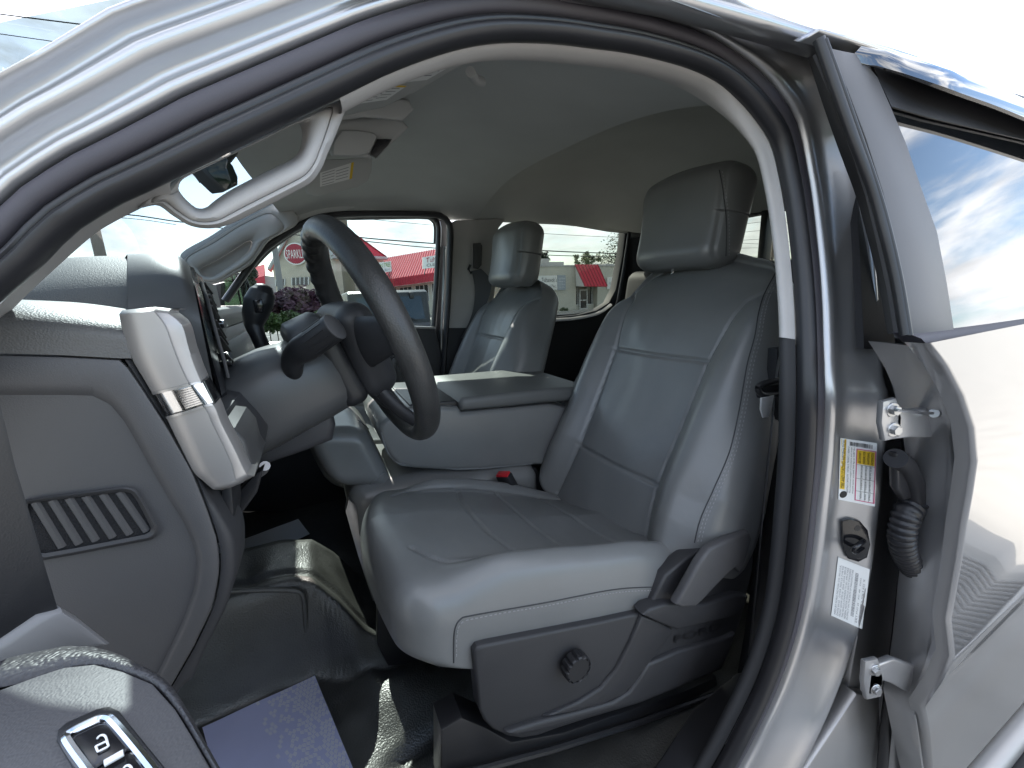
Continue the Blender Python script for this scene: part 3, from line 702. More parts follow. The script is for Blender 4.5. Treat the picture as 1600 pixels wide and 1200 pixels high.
mb = MB(); mb.slab(L([(812, 735), (838, 730), (862, 775), (880, 797), (842, 795), (824, 770)], 1.0), (0, .05, 0), .006); mb.build("seat_hinge_cover", "plastic_black", cs)
# ================================================================ cab interior shell
def frame_panel(name, outer, hole, y0, depth, material, parent, n=120, bulge=.006, hole_depth=None, curved=None):
    fo = (lambda a, b, o: UR(a, b, o)) if curved else (lambda a, b, o: U(a, b, y0 + o))
    A_ = resample([Vector((a, b, 0)) for a, b in outer], n, closed=True); B_ = resample([Vector((a, b, 0)) for a, b in hole], n, closed=True)
    hd = depth if hole_depth is None else hole_depth; BB_ = resample([Vector((a, b, 0)) for a, b in hole], 600, closed=True)
    rows = []
    for a in A_:
        b = min(BB_, key=lambda q: (q - a).length)
        g = lambda t: a.lerp(b, t)
        P_ = lambda t, o: fo(g(t).x, g(t).y, (y0 if curved else 0) + o)
        rows.append([P_(0, depth), P_(0, .004), P_(.05, 0), P_(.18, -bulge * .6), P_(.30, -bulge * .6), P_(.315, -bulge * .2), P_(.33, -bulge * .6), P_(.5, -bulge), P_(.75, -bulge), P_(.88, -bulge * .4), P_(.96, .004), P_(1, .014), P_(1, hd)])
    return MB().loft(rows, cv=True).build(name, material, parent, angle=70)
# trim that lines the door opening
def ring_index(px, py):
    t = UR(px, py); return min(range(NR), key=lambda i: (ring_path[i] - t).length)
i0, i1 = ring_index(520, 152), ring_index(1253, 545)
tp0 = [(.004, -.008), (.0015, -.009), (-.001, -.014), (-.003, -.021), (-.003, -.030), (.0, -.040), (.006, -.052)]
tp1 = [(.004, -.012), (.001, -.015), (-.004, -.017), (-.009, -.019), (-.0115, -.022), (-.0115, -.026), (-.006, -.03)]
ring_sweep("opening_trim", tp0, tp1, "trimgrey", i0=i0, i1=i1)
i2 = ring_index(1162, 1130)
lp = [(.004, -.012), (.001, -.015), (-.003, -.017), (-.006, -.019), (-.008, -.022), (-.009, -.027), (-.004, -.032)]
ring_sweep("lower_pillar_trim", lp, lp, "dark_interior", i0=i1 - 1, i1=i2 + 16)
# headliner
def zc(x, y):
    t = (y - .455) / 1.415; t = min(1, max(0, t))
    z = .262 + (.338 - .262) * t + .125 * (1 - abs(2 * t - 1) ** 3.2)
    z -= .095 * float(sstep(.17, -.10, x)) * (1 - .4 * abs(2 * t - 1) ** 3)
    c_ = 1 - abs(2 * t - 1) ** 6
    z += .018 * float(sstep(.15, .30, x)) * c_ - .030 * float(sstep(.30, .745, x)) * c_
    if x > .745: z += (.040 * float(sstep(.745, .752, x)) + .05 * float(sstep(.75, 1.05, x))) * c_
    z -= .20 * float(sstep(1.1, 1.66, x)) * c_ + .03 * float(sstep(1.2, 1.6, x))
    return z
xs = [-.060, -.03, 0, .04, .08, .12, .17, .22, .28, .34, .42, .5, .6, .68, .74, .745, .752, .76, .77, .8, .9, 1.0, 1.1, 1.2, 1.3, 1.4, 1.5, 1.6, 1.66]
ys = [.478 + 1.392 * (k / 44) for k in range(45)] + [1.90]
def hx(x, y):      # the front edge bows forward over the centre of the windscreen
    t = min(1, max(0, (y - .478) / 1.392)); xf = -.035 - .075 * (1 - abs(2 * t - 1) ** 2.2)
    return x if x > .06 else xf + (x + .06) * (.06 - xf) / .12
rows = [[Vector((hx(x, y), y, zc(hx(x, y), y) if .45 < y < 1.88 else zc(x, y) - .012)) for y in ys] for x in xs]
MB().loft(rows).build("headliner", "headliner", truck, angle=50)
mb = MB(); c = U(865, 307, 1.72); mb.slab(L([(852, 302), (879, 303), (877, 314), (849, 313)], 1.80), (0, .02, 0), .003)
mb.build("roof_lamp", "plastic_black", truck)
MB().disc(U(900, 310, 1.795), (0, -1, -.2), .026, .006, 24).build("coat_hook_base", "headliner_visor", truck)
MB().tube([U(892, 303, 1.785), U(896, 312, 1.78), U(905, 314, 1.78), U(907, 306, 1.785)], .005, 8).build("coat_hook", "headliner_visor", truck)
# overhead console
oc = empty("overhead_console", U(560, 220, 1.1), truck)
slab("console_shell", L([(505, 208), (512, 196), (536, 186), (590, 180), (628, 186), (640, 200), (628, 212), (612, 226), (590, 249), (560, 247), (520, 245), (512, 226)], 1.12), (0, .12, .045), "headliner_visor", oc, .012, 4)
slab("console_door", L([(534, 203), (560, 203), (584, 207), (590, 213), (578, 238), (560, 243), (520, 242), (522, 222)], 1.105), (0, .01, 0), "headliner_visor", oc, .004, 3)
slab("console_grille", L([(589, 217), (613, 217), (607, 226), (588, 246), (578, 241)], 1.105), (0, .012, 0), "plastic_black", oc, .002)
slab("console_front", L([(520, 176), (552, 162), (600, 152), (640, 156), (648, 172), (630, 190), (570, 184), (522, 190)], 1.0), (0, .12, .05), "headliner_visor", oc, .015, 4)
# sun visors
def visor(pts, parent_loc, ext, labels, zplane=None, y=None):
    v = empty("sun_visor", parent_loc, truck)
    f = (lambda a, b, o=0: UZ(a, b, zplane - o)) if zplane else (lambda a, b, o=0: U(a, b, y - o))
    slab("visor_panel", [f(a, b) for a, b in pts], ext, "headliner_visor", v, .005, 3)
    for q, edge in labels:
        slab("warning_label", [f(a, b, .0012) for a, b in q], tuple(e * .02 for e in ext), "paper", v, 0)
        a, b, c, d = [Vector((p[0], p[1], 0)) for p in q]
        S = lambda uu, vv, o: (lambda p: f(p.x, p.y, o))((a.lerp(b, uu)).lerp(d.lerp(c, uu), vv))
        e = MB(); (e.loft([[S(.92, 0, .0016), S(1, 0, .0016)], [S(.92, 1, .0016), S(1, 1, .0016)]]) if edge == 0 else e.loft([[S(0, .88, .0016), S(0, 1, .0016)], [S(1, .88, .0016), S(1, 1, .0016)]]))
        e.build("label_band", "label_yellow", v)
        t = MB()
        for k in range(9):
            u0 = .06 + .42 * (k % 2); vv = .12 + .095 * k
            t.loft([[S(u0, vv, .0018), S(u0 + .38, vv, .0018)], [S(u0, vv + .035, .0018), S(u0 + .38, vv + .035, .0018)]])
        t.build("label_print", "ink_grey", v)
    return v
visor([(500, 249), (540, 248), (582, 245), (581, 268), (575, 283), (560, 292), (524, 301), (491, 308), (479, 302), (477, 286), (488, 264)], U(530, 275, 1.5), (.0, .022, .004), [([(500, 270), (553, 253), (550, 279), (500, 292)], 0)], y=1.46)
vz = .335
visor([(500, 190), (540, 182), (600, 169), (645, 148), (690, 122), (735, 97), (760, 70), (640, 80), (540, 130)], U(610, 140, .75), (0, 0, .016), [([(620, 130), (667, 125), (724, 92), (704, 84)], 1), ([(555, 163), (604, 156), (636, 134), (600, 132)], 1)], zplane=vz)
c = UZ(735, 112, .345); MB().tube([c, c + Vector((.02, .03, .004)), c + Vector((.04, .05, .012))], .008, 10).build("visor_clip", "headliner_visor", truck)
# driver's windscreen pillar trim with its grab handle
outer = [(216, 325), (236, 303), (290, 270), (350, 243), (420, 208), (480, 179), (535, 155), (541, 166), (527, 205), (512, 240), (503, 262), (486, 285), (455, 303), (400, 331), (360, 350), (330, 357), (298, 353), (270, 337), (246, 321)]
hole = [(279, 294), (284, 282), (298, 273), (325, 260), (365, 241), (415, 217), (460, 195), (469, 196), (472, 210), (470, 228), (462, 243), (445, 254), (400, 276), (360, 297), (336, 313), (322, 324), (308, 325), (294, 315), (284, 304)]
ap = empty("windscreen_pillar_trim", UR(380, 270, .05), truck)
frame_panel("grab_handle", outer, hole, .045, .06, "trimgrey", ap, bulge=.010, curved=True, hole_depth=.075)
st_o = resample([UR(a, b, .012) for a, b in [(268, 282), (225, 303), (190, 319), (140, 348), (105, 372), (56, 422), (0, 476), (-60, 540)]], 30)
st_i = resample([UR(a, b, .06) for a, b in [(268, 323), (236, 319), (205, 332), (170, 350), (140, 369), (85, 417), (30, 468), (-30, 530)]], 30)
MB().loft([[p, p.lerp(q, .2) + Vector((0, -.004, .0)), p.lerp(q, .6), q, q + Vector((0, .008, .002))] for p, q in zip(st_o, st_i)]).build("pillar_strip", "trimgrey", ap, angle=70)
# passenger windscreen pillar trim, handle and recess
pp = empty("far_windscreen_pillar", U(370, 380, 1.85), truck)
outer = [(282, 398), (330, 368), (372, 341), (426, 315), (450, 322), (466, 340), (462, 352), (440, 365), (420, 377), (404, 398), (391, 414), (366, 429), (339, 443), (314, 441), (303, 424)]
hole = [(313, 420), (330, 411), (350, 400), (378, 382), (384, 378), (391, 376), (394, 380), (392, 387), (388, 394), (378, 402), (370, 408), (352, 420), (334, 431), (322, 431), (315, 427)]
frame_panel("grab_handle", outer, hole, 1.80, .05, "trimgrey", pp, bulge=.012, hole_depth=.03)
slab("handle_recess", L([(300, 425), (340, 398), (395, 365), (402, 380), (380, 410), (335, 440)], 1.832), (0, .02, 0), "trimgrey", pp, .002)
slab("pillar_upper_trim", L([(426, 313), (480, 296), (530, 305), (560, 322), (522, 334), (470, 350), (456, 352)], 1.845), (0, .03, 0), "headliner", pp, .004)
# passenger side: seals, pillars, door panels, glass
fw = empty("passenger_door", (.2, 1.95, -.3), truck)
wl = resample(L([(352, 470), (400, 404), (425, 380), (470, 352), (500, 340), (540, 335), (610, 334), (670, 335), (688, 337), (699, 345), (704, 360), (703, 400), (700, 470), (695, 540), (690, 620)], 1.845), 70)
MB().tube(wl, .013, 10, flat=1.3).build("door_weatherstrip", "rubber", truck)
fr_ = resample(L([(395, 415), (425, 385), (470, 355), (510, 341), (560, 339), (620, 338), (664, 338), (678, 341), (685, 352), (685, 380), (682, 440), (678, 500), (674, 540)], 1.90), 60)
MB().tube(fr_, .0125, 10, flat=1.4).build("window_frame", "plastic_black", fw)
wf2 = resample(L([(525, 341), (600, 339), (664, 340), (674, 343), (680, 353), (680, 380)], 1.935), 30); MB().tube(wf2, .008, 8).build("window_run", "rubber", fw)
slab("door_end_face", L([(676, 339), (694, 340), (700, 352), (693, 600), (672, 600), (684, 400), (685, 356)], 1.955), (0, .03, 0), "plastic_black", fw, .002)
MB().tube(L([(695, 385), (693, 440), (690, 520), (689, 590)], 1.90), .006, 8).build("painted_edge", "silver", fw)
slab("door_glass", L([(345, 445), (400, 398), (440, 370), (500, 336), (688, 334), (690, 380), (682, 520), (600, 540), (345, 575)], 1.96), (0, .004, 0), "window", fw, 0)
slab("door_panel", L([(300, 580), (360, 556), (420, 540), (520, 522), (600, 512), (634, 510), (680, 512), (692, 560), (700, 800), (300, 800)], 1.87), (0, .08, 0), "plastic", fw, .008, 3)
slab("lit_belt_strip", L([(600, 508), (634, 509), (681, 511), (681, 514), (634, 513), (600, 515)], 1.865), (0, .02, 0), "satin_silver", fw, .002)  # silver tone stands in for light on the panel's top edge
slab("door_pull", L([(640, 588), (644, 574), (668, 572), (674, 580), (672, 600), (640, 606)], 1.855), (0, .03, 0), "plastic_black", fw, .006)
slab("inner_handle", L([(606, 585), (612, 560), (622, 557), (620, 590), (610, 610)], 1.855), (0, .03, 0), "plastic_black", fw, .004)
slab("pillar_trim", L([(700, 350), (712, 344), (776, 341), (790, 343), (780, 356), (776, 372), (775, 440), (768, 514), (697, 514), (700, 440)], 1.865), (0, .03, 0), "trimgrey", truck, .008, 3)
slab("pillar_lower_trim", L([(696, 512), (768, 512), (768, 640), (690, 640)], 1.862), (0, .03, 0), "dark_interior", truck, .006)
# far belt, its guide and buckle ring
fb = empty("passenger_seat_belt", U(745, 430, 1.83), truck)
slab("belt_guide", L([(741, 380), (751, 379), (754, 384), (753, 414), (748, 420), (741, 418)], 1.845), (0, .02, 0), "plastic2", fb, .004)
MB().tube(L([(735, 414), (732, 421), (735, 426), (752, 422)], 1.84), .006, 8).build("belt_ring", "plastic_black", fb)
q = L([(737, 424), (742, 450), (740, 480), (732, 505), (720, 528)], 1.835); q2 = L([(752, 420), (768, 440), (762, 470), (746, 500), (728, 530)], 1.79)
MB().loft([[a, a.lerp(b, .5), b] for a, b in zip(resample(q, 16), resample(q2, 16))]).build("belt_strap", "belt", fb)
rp_ = empty("far_rear_door", (1.2, 1.95, -.3), truck)
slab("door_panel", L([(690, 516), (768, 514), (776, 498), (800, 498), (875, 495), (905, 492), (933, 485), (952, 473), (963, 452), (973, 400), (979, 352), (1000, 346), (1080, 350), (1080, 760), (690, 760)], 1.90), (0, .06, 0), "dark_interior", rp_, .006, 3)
MB().tube(resample(L([(770, 492), (800, 496), (872, 494), (904, 491), (932, 484), (951, 471), (962, 450), (972, 400), (978, 355)], 1.945), 40), .0085, 8).build("window_run", "rubber", rp_)
a_ = resample(L([(776, 497), (800, 499), (872, 497), (905, 494), (934, 487), (954, 474)], 1.895), 30); b_ = resample(L([(776, 503), (800, 505), (872, 502), (907, 498.5), (937, 491), (957, 477)], 1.875), 30)
MB().loft([[p + Vector((0, .03, .003)), p, p.lerp(q, .5) + Vector((0, -.003, 0)), q, q + Vector((0, .02, -.004))] for p, q in zip(a_, b_)]).build("window_ledge", "trimgrey", rp_, angle=60)  # pale trim colour stands in for sunlight lying on the ledge
slab("window_header", L([(772, 348), (786, 339), (810, 338), (900, 342), (978, 347), (990, 352), (978, 356), (900, 347.5), (810, 343), (790, 343.5), (782, 350)], 1.90), (0, .05, 0), "trimgrey", rp_, .003)
MB().tube(L([(800, 337.5), (860, 339), (920, 342), (990, 346)], 1.87), .0055, 8).build("header_seal", "rubber", rp_)
slab("door_glass", L([(740, 330), (1000, 340), (980, 520), (740, 520)], 1.96), (0, .004, 0), "rear_window", rp_, 0)
MB().tube(L([(985, 352), (975, 420), (966, 470), (955, 500)], 1.86), .009, 8).build("door_seal", "rubber", rp_)
# rear bench, back wall with sliding window
bw = empty("cab_back_wall", (1.68, 1.145, -.2), truck)
def bx(name, x0, x1, y0, y1, z0, z1, material, parent, bev=.01):
    return MB().box(((x0 + x1) / 2, (y0 + y1) / 2, (z0 + z1) / 2), ((x1 - x0) / 2, (y1 - y0) / 2, (z1 - z0) / 2), bev=bev).build(name, material, parent)
top = UX(1200, 333, 1.66).z; 
bx("wall_header", 1.64, 1.70, .44, 1.95, top, .33, "dark_interior", bw)
bx("lower_wall", 1.64, 1.70, .40, 1.95, -.95, -.02, "dark_interior", bw)
p0 = UX(1193, 370, 1.65).y; p1 = UX(1203, 370, 1.65).y
bx("window_post", 1.62, 1.67, min(p0, p1), max(p0, p1), -.02, top + .01, "plastic_black", bw, .006)
bx("window_post", 1.62, 1.67, 1.42, 1.46, -.02, top + .01, "plastic_black", bw, .006)
bx("corner_panel", 1.60, 1.70, .42, .62, -.05, .27, "carpet", bw)
bx("corner_panel", 1.65, 1.70, 1.80, 1.95, -.05, .30, "carpet", bw)
bx("back_glass", 1.67, 1.674, .6, 1.8, -.05, top + .02, "rear_window", bw, 0)
rb = empty("rear_bench", (1.4, 1.145, -.87), truck)
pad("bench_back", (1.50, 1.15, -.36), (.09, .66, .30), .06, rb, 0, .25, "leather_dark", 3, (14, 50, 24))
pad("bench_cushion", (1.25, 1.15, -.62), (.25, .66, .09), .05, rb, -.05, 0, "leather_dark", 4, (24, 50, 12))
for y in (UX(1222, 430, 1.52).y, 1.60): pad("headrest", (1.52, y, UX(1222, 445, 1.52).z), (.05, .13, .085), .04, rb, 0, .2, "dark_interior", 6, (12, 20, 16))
# front belt on the driver's centre pillar
M["bright_steel"] = mat("bright_steel", (.68, .68, .68), .45, .6)
db = empty("driver_seat_belt", U(1210, 620, .42), truck)
def strap(name, pts, w, material="belt"):
    c = resample([U(a, b, y) for a, b, y in pts], 40); rows = []
    for i, p in enumerate(c):
        t = (c[min(39, i + 1)] - c[max(0, i - 1)]).normalized(); ac = Vector((.8, .55, 0)); ac = (ac - t * ac.dot(t)).normalized(); nn = t.cross(ac)
        rows.append([p + ac * w - nn * .0006, p - ac * w - nn * .0006, p - ac * w + nn * .0006, p + ac * w + nn * .0006])
    MB().loft(rows, cu=True, caps=True).build(name, material, db, angle=30)
strap("belt_strap", [(1222, 545, .45), (1214, 580, .445), (1208, 640, .44), (1200, 720, .44), (1190, 820, .44), (1181, 920, .44), (1172, 1010, .44), (1163, 1085, .44)], .020)
ring = resample([U(a, b, .425) for a, b in [(1184, 606), (1196, 598), (1220, 594), (1231, 599), (1232, 607), (1222, 613), (1204, 617), (1190, 616)]], 40, closed=True)
MB().tube(ring + [ring[0]], .0048, 10, caps=False).build("latch_loop", "plastic_black", db)
MB().slab(L([(1190, 622), (1210, 617), (1207, 636), (1201, 652), (1193, 653), (1189, 640)], .42), (0, .003, 0), .0008).build("latch_plate", "bright_steel", db)
MB().slab(L([(1187, 606), (1226, 598), (1222, 612), (1211, 620), (1190, 623)], .427), (0, .01, 0), .003).build("latch_head", "plastic_black", db)
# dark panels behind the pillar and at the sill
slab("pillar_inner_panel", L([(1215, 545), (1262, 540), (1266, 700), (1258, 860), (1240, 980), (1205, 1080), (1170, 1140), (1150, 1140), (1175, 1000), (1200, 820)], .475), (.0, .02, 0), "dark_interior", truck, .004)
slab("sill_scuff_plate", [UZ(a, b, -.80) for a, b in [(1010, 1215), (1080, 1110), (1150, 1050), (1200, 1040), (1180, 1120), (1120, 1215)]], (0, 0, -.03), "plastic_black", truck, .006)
# windscreen
wb = [Vector((-.62, .40 + 1.5 * k / 10, -.115 + .0 * k)) - Vector((.16 * math.sin(math.pi * k / 10), 0, 0)) for k in range(11)]
wt = [Vector((-.05 , .47 + 1.37 * k / 10, .255 + .085 * k / 10 + .055 * math.sin(math.pi * k / 10))) - Vector((.065 * math.sin(math.pi * k / 10), 0, 0)) for k in range(11)]
rows = [[a.lerp(b, t) + Vector((-.02, 0, .02)) * math.sin(math.pi * t) for a, b in zip(wb, wt)] for t in [i / 10 for i in range(11)]]
MB().loft(rows).build("windscreen", "windshield", truck, angle=180)
# inside mirror
mi = empty("inside_mirror", U(345, 270, 1.1), truck)
q = [(316, 263), (354, 243), (366, 258), (374, 276), (374, 290), (352, 301), (334, 284)]
slab("mirror_housing", L(q, 1.08), (-.03, .02, 0), "plastic_black", mi, .006, 3)
slab("mirror_face", L([(322, 264), (354, 247), (364, 260), (371, 277), (371, 288), (353, 297), (336, 281)], 1.076), (0, .003, 0), "mirror_dark", mi, .001)
MB().tube([U(318, 281, 1.10), U(312, 282, 1.10), U(311, 279, 1.1)], .005, 8).build("dimmer_tab", "plastic_black", mi)
MB().tube([U(352, 247, 1.12), U(362, 235, 1.14), U(368, 215, 1.16)], .012, 10).build("mirror_stem", "plastic_black", mi)
# ================================================================ dashboard
da = empty("dashboard", U(150, 700, .43), truck)
YD = .43
# end cap facing the door opening
outer = [(-90, 551), (0, 554), (100, 557), (192, 562), (222, 606), (262, 668), (300, 735), (322, 790), (338, 838), (343, 868), (342, 900), (333, 944), (304, 1008), (272, 1064), (245, 1110), (-90, 1110)]
inner = [(-90, 617), (0, 617), (100, 617), (144, 618), (172, 632), (194, 658), (216, 696), (252, 760), (288, 818), (302, 850), (308, 880), (303, 920), (286, 970), (254, 1036), (220, 1104), (-90, 1104)]
n = 90
def corner_resample(pts): return resample([Vector((a, b, 0)) for a, b in pts], n, closed=True, smooth=False)
Ao, Bi = corner_resample(outer), []
for p in Ao:   # nearest matching point of the inner outline
    best = min((q for q in resample([Vector((a, b, 0)) for a, b in inner], 400, closed=True, smooth=False)), key=lambda q: (q - p).length)
    Bi.append(best)
rows = []
for a, b in zip(Ao, Bi):
    P_ = lambda t, o: U(a.lerp(b, t).x, a.lerp(b, t).y, YD + o)
    rows.append([P_(0, .05), P_(0, .003), P_(.03, 0), P_(.12, -.0012), P_(.70, -.0012), P_(.86, .0), P_(1.0, .0045)])
mb = MB().loft(rows, cv=True)
tri = tessellate_polygon([[r[-1] for r in rows]]); mb.add([r[-1] for r in rows], [tuple(t) for t in tri])
mb.build("end_cap", "plastic2", da, angle=50)
rim_o = [(206, 562), (240, 622), (296, 720), (326, 772), (346, 805), (362, 835), (367, 856), (368, 880), (366, 905), (352, 952), (320, 1016), (300, 1062), (283, 1076), (266, 1108)]
rim_i = [(195, 562), (224, 606), (264, 668), (302, 735), (324, 790), (340, 838), (345, 868), (344, 900), (335, 944), (306, 1008), (274, 1064), (248, 1110)]
a_ = resample(L(rim_o, YD + .004), 60); b_ = resample(L(rim_i, YD + .002), 60)
MB().loft([[q + Vector((0, .012, 0)), q, q.lerp(p, .3) + Vector((0, -.001, 0)), q.lerp(p, .8), p + Vector((0, .003, 0)), p + Vector((0.002, .05, 0))] for p, q in zip(a_, b_)]).build("end_cap_rim", "plastic", da, angle=50)
# vent in the end cap
ve = empty("side_vent", U(140, 815, YD), truck)
vo = [(36, 782), (60, 777), (195, 760), (212, 764), (224, 782), (246, 822), (247, 834), (238, 843), (120, 866), (66, 876), (50, 870), (30, 860)]
vi = [(44, 787), (62, 784), (194, 768), (206, 771), (216, 786), (235, 823), (236, 829), (228, 835), (120, 856), (68, 865), (56, 861), (38, 850)]
VO, VI = [resample([Vector((a, b, 0)) for a, b in q], 80, closed=True, smooth=False) for q in (vo, vi)]
rows = [[U(a.x, a.y, YD + .0065), U(a.x, a.y, YD + .001), U(*a.lerp(b, .4).xy, YD - .0005), U(b.x, b.y, YD + .001), U(b.x, b.y, YD + .012)] for a, b in zip(VO, VI)]
MB().loft(rows, cv=True).build("vent_bezel", "plastic", ve, angle=50)
slab("vent_shade_plate", [U(p.x, p.y, YD + .0035) for p in VI], (0, .001, 0), "matte_hole", ve, 0) if "matte_hole" in M else slab("vent_shade_plate", [U(p.x, p.y, YD + .0035) for p in VI], (0, .001, 0), "carpet", ve, 0)  # flat black plate stands in for the shaded depth behind the slats
for k in range(6):
    x = 46 + k * 26.5
    t0 = (x + 6, 787 - .122 * (x + 6 - 44)); b0 = (x + 49, 862 - .19 * (x + 49 - 66))
    if k == 0: pass
    p, q = U(*t0, YD + .0015), U(*b0, YD + .0015); w_ = (q - p).normalized()
    wx = Vector((w_.z, 0, -w_.x)) * .0034
    rows = [[c + wx * -1.0 + Vector((0, .0028, 0)), c + wx * -.5 + Vector((0, -.0002, 0)), c + wx * .4 + Vector((0, -.0002, 0)), c + wx * 1.0 + Vector((0, .0028, 0))] for c in (p, q)]
    MB().loft(rows, caps=True).build("vent_slat", "plastic2", ve, angle=30)
# soft pad above the end cap
def rolled(name, bottom, top, y0, depth, back, material, flat=.6, n_=40, rows_n=12):
    """a face that rises from the bottom line and rolls over at the top line, then runs across the cab"""
    B_ = resample([Vector((a, b, 0)) for a, b in bottom], n_, smooth=False); T_ = resample([Vector((a, b, 0)) for a, b in top], n_)
    rows = [[U(p.x, p.y, y0 + .03) for p in B_]]
    for k in range(4): g = flat * k / 4; rows.append([U(*p.lerp(q, g).xy, y0) for p, q in zip(B_, T_)])
    for k in range(rows_n + 1):
        a = math.pi / 2 * k / rows_n; g = flat + (1 - flat) * math.sin(a); rows.append([U(*p.lerp(q, g).xy, y0 + depth * (1 - math.cos(a))) for p, q in zip(B_, T_)])
    last = rows[-1]; rows.append([p + Vector((-.01, back * .5, -.004)) for p in last]); rows.append([p + Vector((-.015, back, -.02)) for p in last])
    mb = MB().loft(rows); mb.add([r[-1] for r in rows] + [rows[0][-1] + Vector((0, back, 0))], [tuple(range(len(rows) + 1))])
    return mb.build(name, material, da, angle=80)
rolled("soft_pad", [(-140, 549), (0, 552), (100, 555), (190, 560), (206, 560)], [(-140, 462), (0, 468), (60, 472), (120, 479), (188, 489)], YD, .075, .5, "pad", .45)
# satin trim running down beside the end cap, with its clear lamp lens
Lx = [(186, 491), (192, 520), (205, 558), (228, 598), (256, 646), (270, 675), (300, 734), (316, 750), (332, 763)]
Cx = [(240, 486), (258, 510), (272, 548), (291, 592), (322, 641), (331, 661), (352, 704), (362, 728), (368, 752)]
Rx = [(263, 489), (284, 508), (296, 548), (312, 590), (337, 638), (346, 661), (368, 704), (378, 726), (386, 742)]
def srow(a, c, d):
    A_, C_, D_ = U(*a, YD + .004), U(*c, YD - .004), U(*d, YD + .001)
    return [A_ + Vector((0, .02, 0)), A_, A_.lerp(C_, .06) + Vector((0, -.0035, 0)), A_.lerp(C_, .5) + Vector((0, -.004, 0)), C_ + Vector((0, -.0005, 0)), C_.lerp(D_, .12) + Vector((0, .001, 0)), C_.lerp(D_, .9), D_, D_ + Vector((0, .03, 0))]
def sub(i0, i1, m_): 
    f = lambda q: resample([Vector((a, b, 0)) for a, b in q], 81)
    A_, C_, D_ = f(Lx), f(Cx), f(Rx); return [srow(A_[k].xy, C_[k].xy, D_[k].xy) for k in range(i0, i1)]
tt = empty("dash_trim", U(280, 620, YD), truck)
def topcap(rows): return [[p + Vector((0, .028, .002)) for p in rows[0]], [p + Vector((0, .008, .003)) for p in rows[0]]] + rows
MB().loft(topcap(sub(0, 35, 0))).build("trim_strip", "satin_silver", tt, angle=60)
r2 = sub(46, 81, 0); MB().loft(r2 + [[p + Vector((.004, .01, -.006)) for p in r2[-1]], [p + Vector((0, .06, -.012)) for p in r2[-1]]]).build("trim_strip", "satin_silver", tt, angle=60)
MB().loft([[p + Vector((0, .003, 0)) for p in r] for r in sub(34, 47, 0)]).build("lamp_reflector", "chrome", tt, angle=60)
mb = MB()
for k in range(9):
    r = sub(36 + k, 37 + k, 0)[0]; mb.tube([r[3].lerp(r[4], .15) + Vector((0, .002, 0)), r[4] + Vector((0, .002, 0))], .0012, 6)
mb.build("lens_ribs", "chrome", tt)
mb = MB(); e = sub(34, 36, 0); mb.loft([[p + Vector((0, -.0012, 0)) for p in r] for r in e]); e = sub(45, 47, 0); mb.loft([[p + Vector((0, -.0012, 0)) for p in r] for r in e])
mb.build("lens_edge", "steel", tt, angle=60)
M["lens"] = glass("clear_lens", (.9, .9, .9), .08)
MB().loft([[p + Vector((0, -.0015, 0)) for p in r] for r in sub(35, 46, 0)]).build("lamp_lens", "lens", tt, angle=60)
# instrument hood and upper pad
rolled("upper_pad", [(-150, 600), (200, 600)], [(-150, 424), (-20, 411), (60, 406), (130, 401), (199, 399)], .60, .16, .7, "pad", .55)
hood = [(198, 398), (240, 396), (272, 398), (288, 406), (297, 420), (304, 442), (315, 494), (328, 548), (343, 610), (347, 640), (346, 664), (330, 668), (300, 640), (200, 640)]
rolled("instrument_hood", [(201, 660), (260, 662), (310, 664), (346, 664)], [(199, 397), (240, 395), (266, 397), (284, 403), (297, 418)], .59, .11, .04, "hood", .62)
# glossy bezel of the instruments and vents, facing rearward and seen almost edge on
cv = empty("instrument_bezel", U(335, 540, .64), truck)
bl = resample([U(a, b, y) for a, b, y in [(296, 416, .70), (300, 430, .665), (306, 450, .62), (317, 500, .60), (331, 560, .595), (347, 620, .595), (351, 668, .595)]], 24)
br = resample([U(a, b, .78) for a, b in [(316, 434), (328, 464), (342, 512), (360, 560), (373, 592), (377, 662)]], 24)
MB().loft([[p + Vector((-.004, .004, 0)), p, p.lerp(q, .12) + Vector((.003, 0, 0)), p.lerp(q, .2), p.lerp(q, .85), q, q + Vector((-.03, .0, 0))] for p, q in zip(bl, br)]).build("bezel_face", "plastic_gloss", cv, angle=50)
for k in range(10):
    t = .17 + .055 * k; i_ = int(t * 23); p = bl[i_].lerp(br[i_], .32) + Vector((.004, 0, 0)); q = bl[i_].lerp(br[i_], .78) + Vector((.004, 0, 0))
    MB().box((p + q) / 2, ((q - p).length / 2, .004, .0012), ((q - p).normalized(), Vector((1, 0, 0)), Vector((0, 0, 1))), bev=.0005).build("vent_slat", "plastic", cv)
for o_ in (.30, .80):
    MB().tube([bl[i].lerp(br[i], o_) + Vector((.004, 0, 0)) for i in range(3, 18)], .0022, 8).build("vent_rim", "plastic2", cv)
MB().disc(bl[9].lerp(br[9], .6) + Vector((.005, 0, 0)), (1, -.2, 0), .006, .008, 16).build("vent_knob", "chrome", cv)
MB().tube([U(352, 556, .70), U(362, 588, .70)], .005, 10).build("chrome_edge", "chrome", cv)
